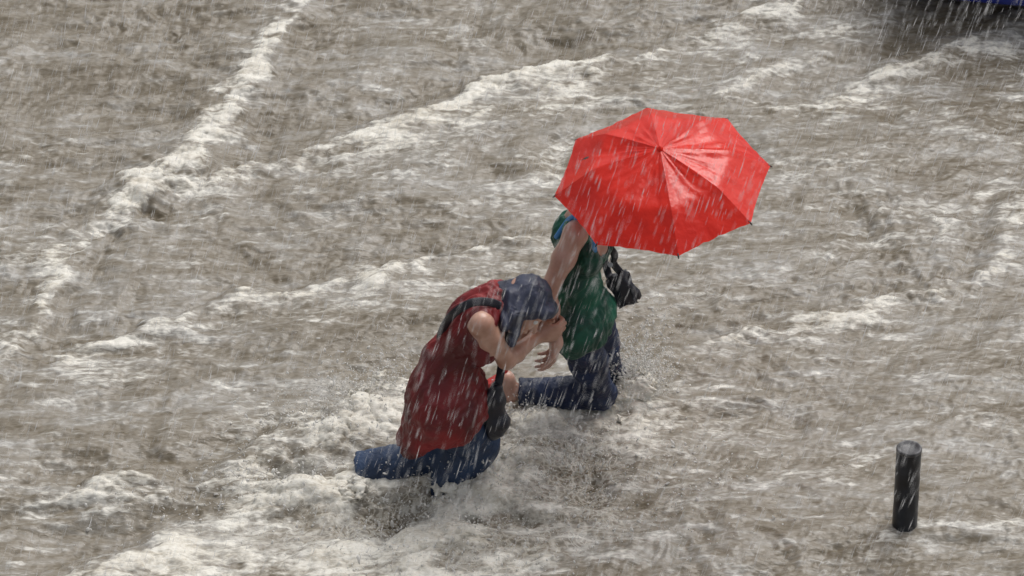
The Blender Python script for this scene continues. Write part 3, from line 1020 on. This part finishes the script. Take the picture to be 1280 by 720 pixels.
for e_ in eyes: ball('eye', e_, .0125, M['eye'], red)

# red tunic
F_ = Field((-.60, -1.74, .10), (.12, -1.06, 1.00), .0055)
for p, k in rp: F_.add(p, k, .009)
pl = R['pel']
hb = at_y(503, 558, -1.42); hfn = at_y(604, 540, -1.50)
F_.add(prim_cone(pl+V(-.005, 0, .02), hb+V(.055, 0, -.08), .120, .092), .06)
F_.add(prim_cone(pl+V(-.005, -.05, .02), hb+V(.060, -.08, -.08), .09, .082), .06)
F_.add(prim_cone(pl+V(.03, -.03, .0), R['rh']+(R['rk']-R['rh'])*.80+V(-.01, -.01, .02), .13, .100), .06)
F_.add(prim_cone(pl+V(.03, .05, .0), R['lh']+(R['lk']-R['lh'])*.7, .12, .10), .06)
for p, k in legR[:1]+legL[:1]: F_.add(p, .05, .022)
F_.add(prim_cone(R['waist']+rf2*.012, pl+V(.01, 0, .03), .095, .125), .06)
x5 = hb[0]
F_.cut(lambda x, y, z: -(z-(.252+.44*(x-x5)+.016*np.sin(x*26+y*14)+.010*np.sin(y*38+x*11))))
F_.sub(prim_ell(R['neck']+unit(R['head']-R['neck'])*.055, np.eye(3), (.075, .075, .075)), .012)
for S__, sg in (('rs', 1), ('ls', -1)):
    o_ = unit(R['rs']-R['ls'])*sg
    F_.sub(prim_ell(R[S__]+o_*.055+rf2*.025-ru2*.028, np.array([rr2, rf2, ru2]), (.062, .075, .095)), .012)
# hollow the skirt from below
F2 = Field((-.60, -1.74, .10), (.12, -1.06, 1.00), .0055)
F2.F = F_.F+.016
hol = F2.F.copy()
zz = F_.ax[2][None, None, :]; xx = F_.ax[0][:, None, None]
hol = np.maximum(hol, zz-(.32+.44*(xx-x5)))
F_.F = np.maximum(F_.F, -hol)
v, q = F_.mesh(1)
v = folds(v, q, .0095, 14, V(.30, 0, 1), 21)
v = folds(v, q, .0045, 32, V(.6, 0, .8), 5)
child('tunic', (relax(v, q, .4), q), M['dress'], red)

# blue jeans: bent leg trailing flat over the water, the other planted
F_ = Field((-.70, -1.70, -.37), (.02, -1.05, .56), .0055)
for p, k in rp[:3]: F_.add(p, k, .004)
for p, k in legR: F_.add(p, k, .005)
for p, k in legL: F_.add(p, k, .016)
sd_ = unit(R['ra']-R['rk']); endp = R['ra']+sd_*.100
F_.add(prim_cone(R['rk']+V(.004, 0, .004), endp+sd_*.05, .080, .075), .03)
F_.add(prim_cone(R['rh']+(R['rk']-R['rh'])*.4, R['rk'], .078, .079), .03)
F_.add(prim_cone(R['lk'], R['la']+unit(R['la']-R['lk'])*.06, .070, .068), .03)
F_.plane(R['pel']+ru1*.09, ru1)
F_.cut(lambda x, y, z: np.where((z > -.06) & (x < -.40), (x-endp[0])*sd_[0]+(y-endp[1])*sd_[1]+(z-endp[2])*sd_[2], -1.))
F_.sub(prim_cone(endp-sd_*.05, endp+sd_*.06, .062, .065), .004)
F_.plane(R['la']+unit(R['la']-R['lk'])*.05, unit(R['la']-R['lk'])*V(.3, 1, 1))
v, q = F_.mesh(1)
v = folds(v, q, .0060, 17, V(.6, .7, .3), 33)
child('jeans', (relax(v, q, .35), q), M['jean_blue'], red)
# dark shoes
for nm, P_, heel, ballp, t in (('shoe', footR, heelR, ballR, ftR), ('shoe', footL, heelL, ballL, ftL)):
    lo = np.minimum(heel, ballp)-.14; hi = np.maximum(heel, ballp)+.14
    F_ = Field(lo, hi, .005)
    for p, k in P_: F_.add(p, .03, .007)
    child('shoe', F_.mesh(1), M['dark_shoe'], red)

# navy cloth over the head: a hood with a flap hanging beside the cheek and loose ends at the nape
hf, hr, hu = frame(head_fw, head_up)
hM = np.array([hr, hf, hu]); hc = R['head']
F_ = Field(hc-.27, hc+.25, .0048)
F_.add(prim_ell(hc+hu*.028-hf*.006, hM, (.080, .096, .090)), .02)
F_.add(prim_ell(hc-hu*.045-hf*.040, hM, (.072, .068, .078)), .03)
F_.add(prim_cone(hc+hu*.060+hf*.078-hr*.04, hc+hu*.060+hf*.078+hr*.04, .026, .026), .02)      # brim fold
fl0 = hc+hr*.078-hu*.020+hf*.010; fl1 = at_y(640, 430, -1.50)
F_.add(prim_cone(fl0, fl1, .034, .011), .025)
F_.add(prim_cone(hc+hr*.070-hf*.05, at_y(632, 408, -1.49), .038, .020), .03)
F_.add(prim_cone(hc-hf*.07-hu*.05, at_y(626, 386, -1.39), .050, .030), .04)
F_.sub(prim_ell(hc-hu*.058+hf*.088, hM, (.064, .085, .104)), .012)
v, q = F_.mesh(1)
v = folds(v, q, .0075, 15, hf*.7+hr*.7, 4)
child('headscarf', (relax(v, q, .3), q), M['scarf'], red)
# pale knot of cloth at the nape
F_ = Field(at_y(621, 369, -1.38)-.05, at_y(621, 369, -1.38)+.05, .004)
kc = at_y(621, 369, -1.385)
for i in range(5):
    F_.add(prim_ell(kc+RNG.normal(size=3)*.009, np.eye(3), (.012, .012, .011)), .008)
child('collar_knot', F_.mesh(1), M['light_print'], red)

# ---------- bags
# black shoulder bag of the stooping runner: strap over the back, bag hanging in front
bagc = at_y(617, 512, -1.46)
rb = empty('shoulder_bag', tuple(bagc-V(0, 0, .09)), 'black long-strapped bag hanging below the chest of the stooping person in red', 'bag')
F_ = Field(bagc-.16, bagc+.17, .005)
bx_ = unit(V(.75, .55, 0))
F_.add(prim_ell(bagc+V(.002, 0, -.02), np.array([bx_, np.cross(V(0, 0, 1), bx_), V(0, 0, 1)]), (.046, .032, .120)), .02)
F_.add(prim_cone(bagc+V(.004, 0, .05), bagc+V(.012, 0, .10), .035, .020), .03)
F_.add(prim_cone(bagc+V(.02, 0, -.06), bagc+V(.012, 0, -.10), .040, .022), .03)
v, q = F_.mesh(1)
v = folds(v, q, .006, 26, V(0, 0, 1), 2)
adopt(mesh_np('bag_body', v, q, M['bag']), rb)
rf_ = R['chest']
strap = [bagc+V(.012, 0, .09), at_y(625, 470, -1.42), at_y(628, 452, -1.37), at_y(636, 420, -1.33), at_y(634, 392, -1.40),
         at_y(620, 380, -1.46), at_y(604, 377, -1.49), at_y(588, 379, -1.51), at_y(572, 388, -1.51), at_y(560, 400, -1.48), at_y(551, 418, -1.42), at_y(549, 434, -1.32)]
STRAP_PTS = strap
adopt(tube('strap', catmull(strap, 6), .0165, M['black_cloth'], None, 10, (V(.2, -.75, .63), .2)), rb)

# small black handbag of the runner in green
gb = at_y(779, 361, -.86)
hb_ = empty('handbag', tuple(gb-V(0, 0, .08)), 'small black handbag swinging from the shoulder of the person in green', 'handbag')
ax_d = unit(V(.42, -.10, -.85)); ax_w = unit(np.cross(ax_d, V(0, 1, 0))); ax_n = np.cross(ax_d, ax_w)
bm = bmesh.new()
bmesh.ops.create_cube(bm, size=1)
bmesh.ops.subdivide_edges(bm, edges=bm.edges[:], cuts=5, use_grid_fill=True)
for vv in bm.verts:
    c = vv.co
    wv_ = .074*(1+.10*(c.x)); dv = .046*(1-.25*max(0, -c.x))
    bul = 1+.20*(1-4*c.y*c.y)*(1-4*c.x*c.x)
    p = gb+ax_d*c.x*.138+ax_w*c.y*wv_+ax_n*c.z*dv*bul
    p = p+ax_w*.006*math.sin(c.x*9+c.z*4)+ax_d*.004*math.sin(c.y*8)
    vv.co = p
bmesh.ops.bevel(bm, geom=[e for e in bm.edges if e.is_manifold and e.calc_face_angle(0) > .9], offset=.008, segments=2, affect='EDGES')
adopt(bm_obj('bag_body', bm, M['bag'], None, True), hb_)
fp = [gb-ax_d*.068+ax_n*.032*s for s in (-1, 1)]
st0 = G['ls']+V(-.035, .01, .06)
adopt(tube('strap', catmull([gb-ax_d*.06+ax_w*.024, gb-ax_d*.12+ax_w*.015, at_y(768, 318, -.88), at_y(759, 300, -.88), st0, G['ls']+V(-.05, .03, .02), at_y(757, 330, -.82), gb-ax_d*.06-ax_w*.026], 6), .015, M['black_cloth'], None, 8, (V(.1, -.9, .4), .3)), hb_)
bm = bmesh.new()
bmesh.ops.create_cone(bm, segments=12, radius1=.010, radius2=.010, depth=.006, cap_ends=True, matrix=Matrix.Translation(Vector(at_y(763, 331, -.905))) @ Matrix.Rotation(1.2, 4, 'X'))
adopt(bm_obj('buckle', bm, M['metal']), hb_)

# ---------- red umbrella
um = empty('umbrella', tuple(UC-UA*.42), 'open red eight-panelled umbrella, wet and creased, held over the person in green', 'umbrella')
e1 = unit(V(1, 0, 0)-UA*UA[0]); e2 = np.cross(UA, e1)
RIM, APX = .420, .168
PH = math.radians(7)
def rib_pt(s, ang):
    # flat inside the folding joint, steeper outside it
    r_ = RIM*s
    k = .64
    if s < k: z = APX*(1-.36*(s/k)**1.25)
    else:
        t = (s-k)/(1-k); z = APX*.64*(1-t)
    return UC+UA*z+r_*(math.cos(ang)*e1+math.sin(ang)*e2)
NS, NT = 26, 14
for i in range(8):
    a0, a1 = PH+i*math.pi/4, PH+(i+1)*math.pi/4
    vs, fs = [], []
    for a in range(NS+1):
        s = a/NS
        p0, p1 = rib_pt(s, a0), rib_pt(s, a1)
        for b_ in range(NT+1):
            t = b_/NT
            bow = 4*t*(1-t)
            p = p0*(1-t)+p1*t
            ctr = UC+UA*np.dot(p-UC, UA)
            p = p+unit(p-ctr+UA*.0001)*(-.007*bow*max(0, s-.75)/.25) if s > .75 else p
            sag = -(.012+.008*math.sin(i*2.4+1))*bow*math.sin(min(s, 1)*math.pi)
            ang = a0+(a1-a0)*t
            k_ = .0065*noise2(np.array([ang*13+i*5]), np.array([s*5.0+i*3]))[0]*min(1, s*3)*min(1, bow*2)
            k2 = .0050*noise2(np.array([ang*30+i*9]), np.array([s*2.0+i]))[0]*min(1, s*4)*bow
            cr_ = .0045*math.exp(-((s-.63)/.035)**2)*bow*noise2(np.array([ang*9.0]), np.array([i*2.7+.3]))[0]*2
            p = p+UA*(sag+k_+k2+cr_)
            vs.append(p)
    for a in range(NS):
        for b_ in range(NT):
            j = a*(NT+1)+b_
            fs.append([j, j+1, j+NT+2, j+NT+1])
    o = adopt(mesh_np('panel', vs, fs, M['nylon']), um)
    so = o.modifiers.new('thick', 'SOLIDIFY'); so.thickness = .0008; so.use_rim = False
    # rib, its tip and stretcher underneath
    pts = [rib_pt(s, a0)-UA*.004 for s in (.02, .2, .4, .63, .64, .8, .985)]
    rb_ = adopt(tube('rib', pts, .0022, M['metal'], None, 6), um)
    tip = tube('rib_tip', [rib_pt(.975, a0)-UA*.002, rib_pt(1.0, a0)-UA*.002, rib_pt(1.015, a0)-UA*.003], [.003, .0035, .002], M['black_plastic'], None, 8)
    tip.location = -Vector(um.location)-rb_.location; tip.parent = rb_
    adopt(tube('stretcher', [UC+UA*.03, rib_pt(.63, a0)-UA*.006], .0019, M['metal'], None, 6), um)
adopt(tube('shaft', [UC+UA*(APX-.004), UC-UA*.30], .0055, M['metal'], None, 10), um)
adopt(tube('handle', [UC-UA*.28, UC-UA*.30, UC-UA*.34, UC-UA*.38, UC-UA*.39], [.010, .0135, .0145, .0135, .009], M['black_plastic'], None, 12), um)
adopt(tube('ferrule', [UC+UA*(APX-.003), UC+UA*(APX+.003), UC+UA*(APX+.010), UC+UA*(APX+.016)], [.012, .012, .006, .004], M['nylon'], None, 12), um)

# ------------------------------------------------------------------ bollard
bc = at_z(1131, 672)
bt = at_y(1136.5, 560, bc[1]+.055)
bo = empty('bollard', (bc[0], bc[1]+.05, BED), 'short black metal bollard standing alone in the flood', 'bollard')
def lathe(name, base, top, prof, mat, n=36, wob=0.0):
    ax = unit(top-base); w = unit(np.cross(ax, V(0, 1, 0))); u = np.cross(w, ax); L = np.linalg.norm(top-base)
    vs, fs = [], []
    for k, (r_, z) in enumerate(prof):
        for i in range(n):
            a = 2*math.pi*i/n
            vs.append(base+ax*z+r_*(1+wob*math.sin(a*3+z*9))*(math.cos(a)*w+math.sin(a)*u))
    for k in range(len(prof)-1):
        for i in range(n):
            j = (i+1) % n
            fs.append([k*n+i, k*n+j, (k+1)*n+j, (k+1)*n+i])
    return mesh_np(name, vs, fs, mat)
b0 = V(bc[0], bc[1]+.05, BED); b1 = V(bt[0], bt[1], bt[2])
HB = np.linalg.norm(b1-b0)
RB = .0485
prof = [(RB, 0)]+[(RB*(1+.004*math.sin(k)), HB*k/14) for k in range(1, 14)]+[(RB, HB-.018), (RB*.985, HB-.008)]
adopt(lathe('post', b0, b1, prof, M['bollard'], wob=.006), bo)
adopt(lathe('cap', b0, b1, [(RB*.98, HB-.012), (RB*1.03, HB-.010), (RB*1.03, HB-.002), (RB*.98, HB+.003), (RB*.86, HB+.003), (RB*.80, HB-.003), (RB*.4, HB-.006), (.0005, HB-.006)], M['bollard_cap']), bo)

# ------------------------------------------------------------------ blue car parked at the top of the street
def build_car():
    root = empty('car', (2.74, 4.00, BED), 'blue hatchback with black front bumper and rear shade piece standing in the flood', 'car')
    root.rotation_euler = (0, 0, math.radians(-6))
    def cobj(name, bm, mat, parent=root, smooth=False):
        return bm_obj(name, bm, mat, parent, smooth)
    # sections along the length (y, -1.95 rear .. 1.95 front): half width, sill z, belt z, roof z, roof half width
    sec = [(-1.95, .70, .47, .80, .84, .62), (-1.90, .80, .45, .92, 1.05, .66), (-1.80, .85, .42, .96, 1.30, .60), (-1.55, .86, .36, .97, 1.46, .58),
           (-1.0, .87, .34, .96, 1.52, .58), (-.2, .87, .34, .95, 1.53, .58), (.4, .87, .34, .94, 1.46, .57), (.85, .86, .34, .93, 1.10, .60),
           (1.05, .86, .34, .92, .99, .66), (1.5, .84, .36, .86, .91, .64), (1.82, .78, .42, .76, .80, .58), (1.95, .64, .50, .66, .68, .48)]
    def ring(s, g=0.0):
        y, w, z0, zb, zr, rw = s
        half = [(w*.93, z0), (w, z0+.10), (w*1.0, zb-.12), (w*.97, zb), (rw+(w-rw)*.45, zb+(zr-zb)*.55), (rw, zr-.02*(zr > zb+.1)), (rw*.5, zr+.012)]
        return [(x+g, y, z) for x, z in half]+[(-x-g, y, z) for x, z in half[::-1]]
    bm = bmesh.new()
    rings = [[bm.verts.new(p) for p in ring(s)] for s in sec]
    for A, B in zip(rings, rings[1:]):
        n = len(A)
        for i in range(n):
            j = (i+1) % n
            bm.faces.new((A[i], A[j], B[j], B[i]))
    bm.faces.new(rings[0][::-1]); bm.faces.new(rings[-1])
    body = cobj('body', bm, M['car_blue'], smooth=True)
    sb = body.modifiers.new('sub', 'SUBSURF'); sb.levels = 2; sb.render_levels = 2
    # black bumper, cladding, and a recessed black piece imitating shadow under the tail
    for nm, y, w in (('underbody_shade', -1.66, .74), ('bumper', 1.93, .78)):
        s = -1 if y < 0 else 1
        bm = bmesh.new()
        vs = []
        for k in range(13):
            a = (k/12-.5)*2
            yy = y-s*.34*max(0, abs(a)-.62)/.38 if abs(a) > .62 else y
            xx = w*1.10*(a if abs(a) < .8 else math.copysign(.8+.08*(abs(a)-.8)/.2, a))
            vs.append([bm.verts.new((xx, yy+s*o, z)) for o, z in ((-.10, .20), (.02, .22), (.055, .34), (.055, .50), (.02, .545), (-.10, .55))])
        for A, B in zip(vs, vs[1:]):
            for i in range(5): bm.faces.new((A[i], A[i+1], B[i+1], B[i]))
        o = cobj(nm, bm, M['car_black'], smooth=True)
    for x in (-1, 1):
        bm = bmesh.new(); bmesh.ops.create_cube(bm, size=1)
        for v_ in bm.verts: v_.co = (x*(.84+.06*v_.co.x), v_.co.y*1.5-.02, .30+v_.co.z*.16)
        bmesh.ops.bevel(bm, geom=bm.edges[:], offset=.02, segments=2, affect='EDGES')
        cobj('sill', bm, M['car_black'])
        for y in (-1.22, 1.22):
            bm = bmesh.new(); bmesh.ops.create_cone(bm, segments=28, radius1=.30, radius2=.30, depth=.19, cap_ends=True, matrix=Matrix.Translation((x*.80, y, .30)) @ Matrix.Rotation(math.pi/2, 4, 'Y'))
            bmesh.ops.bevel(bm, geom=[e for e in bm.edges if e.calc_face_angle(0) > 1], offset=.03, segments=3, affect='EDGES')
            wh = cobj('wheel', bm, M['tyre'], smooth=True)
            bm = bmesh.new(); bmesh.ops.create_cone(bm, segments=10, radius1=.19, radius2=.16, depth=.03, cap_ends=True, matrix=Matrix.Translation((x*.90, y, .30)) @ Matrix.Rotation(x*math.pi/2, 4, 'Y'))
            cobj('rim', bm, M['metal'], wh)
        # side windows
        for y0, y1, zt in ((-1.35, -.42, 1.40), (-.36, .50, 1.38)):
            bm = bmesh.new()
            q_ = [(y0, 1.0, .885), (y1, 1.0, .885), (y1-.08 if y1 < 0 else y1-.16, zt, .665), (y0+.06, zt, .665)]
            vs = [bm.verts.new((x*(w+.012), yy, z)) for yy, z, w in q_]
            vi = [bm.verts.new((x*(w-.03), yy, z)) for yy, z, w in q_]
            bm.faces.new(vs); bm.faces.new(vi[::-1])
            for k in range(4): bm.faces.new((vs[k], vs[(k+1) % 4], vi[(k+1) % 4], vi[k]))
            cobj('window', bm, M['glass'])
        # lamps
        for y, z, mat, nm in ((-1.885, .84, 'lamp_red', 'tail_lamp'), (1.80, .70, 'plate', 'headlight')):
            bm = bmesh.new(); bmesh.ops.create_cube(bm, size=1)
            for v_ in bm.verts: v_.co = (x*(.63+v_.co.x*.20), y+v_.co.y*.10, z+v_.co.z*(.20 if y < 0 else .10))
            bmesh.ops.bevel(bm, geom=bm.edges[:], offset=.025, segments=3, affect='EDGES')
            cobj(nm, bm, M[mat], smooth=True)
        bm = bmesh.new(); bmesh.ops.create_cube(bm, size=1)
        for v_ in bm.verts: v_.co = (x*(.97+v_.co.x*.18), .55+v_.co.y*.10, 1.02+v_.co.z*.12)
        bmesh.ops.bevel(bm, geom=bm.edges[:], offset=.03, segments=3, affect='EDGES')
        cobj('mirror', bm, M['car_blue'], smooth=True)
    for nm, q_ in (('rear_window', [(-.56, -1.87, 1.02), (.56, -1.87, 1.02), (.50, -1.66, 1.36), (-.50, -1.66, 1.36)]),
                   ('windscreen', [(-.60, .93, 1.04), (.60, .93, 1.04), (.52, .45, 1.42), (-.52, .45, 1.42)])):
        bm = bmesh.new()
        vs = [bm.verts.new(p) for p in q_]; off = -.03 if nm == 'rear_window' else .03
        vo = [bm.verts.new((p[0], p[1]+off, p[2]+.02)) for p in q_]
        bm.faces.new(vo); bm.faces.new(vs[::-1])
        for k in range(4): bm.faces.new((vs[k], vs[(k+1) % 4], vo[(k+1) % 4], vo[k]))
        cobj(nm, bm, M['glass'])
    bm = bmesh.new(); bmesh.ops.create_cube(bm, size=1)
    for v_ in bm.verts: v_.co = (v_.co.x*.52, -1.955+v_.co.y*.02, .70+v_.co.z*.11)
    cobj('number_plate', bm, M['plate'])
build_car()

#@@PART3
# ------------------------------------------------------------------ splashes thrown up round the legs
SPL = [  # centre pixel, height above water, radii
    ((792, 490), .04, (.095, .07, .11)), ((768, 500), .03, (.07, .07, .07)), ((806, 505), .02, (.06, .06, .055)), ((555, 616), .02, (.115, .045, .075)), ((600, 604), .03, (.08, .05, .07)), ((630, 585), .02, (.06, .05, .06)), ((735, 512), .02, (.08, .06, .06)), ((700, 512), .02, (.09, .06, .055)),
    ((665, 518), .02, (.08, .06, .07)), ((640, 530), .02, (.06, .06, .06)),
    ((560, 598), .0, (.10, .06, .05)), ((600, 588), .01, (.06, .06, .05)), ((520, 605), .0, (.10, .05, .035)),
    ((505, 488), .02, (.06, .05, .045)),
    ((690, 560), .01, (.12, .07, .05)), ((650, 590), .01, (.10, .07, .05)), ((720, 545), .01, (.09, .06, .05)), ((600, 640), .0, (.10, .08, .05)), ((520, 690), -.01, (.12, .08, .05)),
]
lo = V(-1.2, -2.0, -.06); hi = V(.70, -.68, .24)
F_ = Field(lo, hi, .0062)
F_.F[:] = .2
for pt, h_, r_ in SPL:
    c = at_z(*pt); c[2] += h_
    F_.add(prim_ell(c, np.eye(3), r_), .05)
# thin tongues of water flung outwards
for pt, n, reach, rise, dx, dy in (((765, 508), 26, .16, .11, .9, -.1), ((650, 530), 12, .10, .06, -.3, -.5), ((612, 590), 14, .12, .08, .7, -.5), ((470, 505), 16, .16, .07, -.8, .1), ((560, 618), 14, .12, .06, -.2, -.8), ((735, 520), 12, .10, .04, .2, -.7), ((455, 612), 10, .12, .04, -.7, -.4)):
    c = at_z(*pt)
    for _ in range(n):
        a_ = math.atan2(dy, dx)+RNG.normal(0, .7)
        L_ = reach*RNG.uniform(.4, 1.05)
        s0 = c+V(RNG.normal(0, .03), RNG.normal(0, .03), .0)
        s1 = s0+V(math.cos(a_)*L_*.55, math.sin(a_)*L_*.55, rise*RNG.uniform(.5, 1.2))
        s2 = s0+V(math.cos(a_)*L_, math.sin(a_)*L_, rise*RNG.uniform(.3, 1.1))
        F_.add(prim_cone(s0, s1, .030, .020), .02); F_.add(prim_cone(s1, s2, .019, .009), .015)
g3 = np.meshgrid(*F_.ax, indexing='ij')
near = F_.F < .11
p3 = [a[near] for a in g3]
xs_ = p3[0]+.35*p3[1]
n_ = .050*noise3(xs_*7, p3[1]*13, p3[2]*16)+.030*np.abs(noise3(xs_*17+5, p3[1]*34, p3[2]*40))+.026*noise3(xs_*40, p3[1]*70+3, p3[2]*80)
F_.F[near] = F_.F[near]+.75*n_+.010
v, q = F_.mesh(1)
spl = mesh_np('splash', v, q, M['water'])
tag(spl, 'white frothy water thrown up around the wading legs', 'splash', kind='stuff')
for nm, val in (('foam', 1.0), ('lace', 0.0)):
    at = spl.data.attributes.new(nm, 'FLOAT', 'POINT')
    w = np.full(len(v), val, np.float32)
    if nm == 'foam': w = (1.15+.60*noise3(v[:, 0]*7, v[:, 1]*9, v[:, 2]*9)+1.6*(v[:, 2]-.03)).astype(np.float32)
    at.data.foreach_set('value', w)

def beads(name, C_, Rr, mat, stretch=None):
    """many small drops joined into one mesh"""
    bm = bmesh.new(); bmesh.ops.create_icosphere(bm, subdivisions=1, radius=1)
    bv_ = np.array([x.co[:] for x in bm.verts]); bf = np.array([[l.index for l in f.verts] for f in bm.faces]); bm.free()
    n = len(C_)
    vv = C_[:, None, :]+bv_[None]*Rr[:, None, None]
    if stretch is not None:
        vv = vv+(bv_@np.array([0, 0, 1.0]))[None, :, None]*stretch[:, None, :]
    ff = bf[None]+(np.arange(n)*len(bv_))[:, None, None]
    return mesh_np(name, vv.reshape(-1, 3), ff.reshape(-1, 3), mat)

drops = []; rad = []; strv = []
EMIT = [  # pixel on the water, count, spread x, y, mean height, drift
    ((792, 490), 3000, .06, .06, .085, V(.02, 0, 0)), ((770, 508), 2200, .05, .05, .06, V(0, 0, 0)),
    ((700, 565), 350, .12, .10, .030, V(0, 0, 0)), ((735, 590), 350, .10, .10, .035, V(0, 0, 0)),
    ((650, 535), 400, .07, .05, .03, V(-.02, 0, 0)), ((620, 610), 500, .16, .12, .045, V(0, 0, 0)),
    ((560, 640), 600, .16, .12, .035, V(0, 0, 0)), ((470, 640), 250, .14, .10, .03, V(0, 0, 0)),
    ((470, 495), 1100, .16, .07, .07, V(0, 0, 0)), ((400, 540), 500, .16, .08, .04, V(0, 0, 0)),
    ((330, 600), 400, .16, .08, .03, V(0, 0, 0)), ((690, 650), 350, .25, .2, .02, V(0, 0, 0)), ((560, 700), 600, .25, .1, .025, V(0, 0, 0)),
    ((820, 600), 500, .25, .25, .02, V(0, 0, 0)), ((250, 640), 300, .25, .10, .025, V(0, 0, 0)),
]
for pt, n, sx, sy, hh, dr in EMIT:
    c = at_z(*pt)
    p = np.stack([c[0]+RNG.normal(0, sx, n), c[1]+RNG.normal(0, sy, n), RNG.exponential(hh, n)], 1)
    p += np.outer(p[:, 2]/hh, dr)
    drops.append(p); rad.append(np.clip(RNG.lognormal(math.log(.0021), .5, n), .0008, .0075))
D_ = np.concatenate(drops); Rr = np.concatenate(rad)
hz, _, _ = water_fields(D_[:, 0].astype(np.float32), D_[:, 1].astype(np.float32))
D_[:, 2] += hz
st_ = RNG.normal(0, 1, D_.shape)*Rr[:, None]*.8
tag(beads('spray', D_, Rr, M['spray'], st_), 'fine white water drops flying around the wading legs', 'spray', kind='stuff')

# ------------------------------------------------------------------ rain: slim slanting drops all through the air
def rain(n):
    x = RNG.uniform(-3.1, 3.1, n); y = RNG.uniform(-6.5, 3.4, n)
    z = RNG.uniform(.04, 4.6, n)
    # keep those in front of the water the camera could see, plus a margin all round
    v = np.stack([x, y, z], 1)-CAM
    dz = v@FW
    px = 640+FPX*v[:, 0]/dz; py = 360-FPX*(v@UPV)/dz
    k = (px > -350) & (px < 1630) & (py > -250) & (py < 970) & (z < 6)
    P_ = np.stack([x, y, z], 1)[k]
    m_ = len(P_)
    L = np.clip(RNG.lognormal(math.log(.050), .40, m_), .02, .12)*.5
    d = np.stack([.27+RNG.normal(0, .045, m_), RNG.normal(0, .05, m_), np.ones(m_)], 1)
    d /= np.linalg.norm(d, axis=1, keepdims=True)
    r = np.clip(RNG.lognormal(math.log(.00074), .48, m_), .0003, .0024)
    ang = np.arange(3)*math.pi*2/3
    ringv = np.stack([np.cos(ang), np.sin(ang), np.zeros(3)], 1)
    vv = np.concatenate([P_[:, None]-d[:, None]*L[:, None, None], P_[:, None]+ringv[None]*r[:, None, None]-d[:, None]*(L*.25)[:, None, None], P_[:, None]+d[:, None]*L[:, None, None]], 1)
    f = np.array([[0, 1+(i+1) % 3, 1+i] for i in range(3)]+[[1+i, 1+(i+1) % 3, 4] for i in range(3)])
    ff = f[None]+(np.arange(m_)*5)[:, None, None]
    return mesh_np('rain', vv.reshape(-1, 3), ff.reshape(-1, 3), M['rain'])
tag(rain(62000), 'heavy slanting rain falling over the whole flooded street', 'rain', kind='stuff')
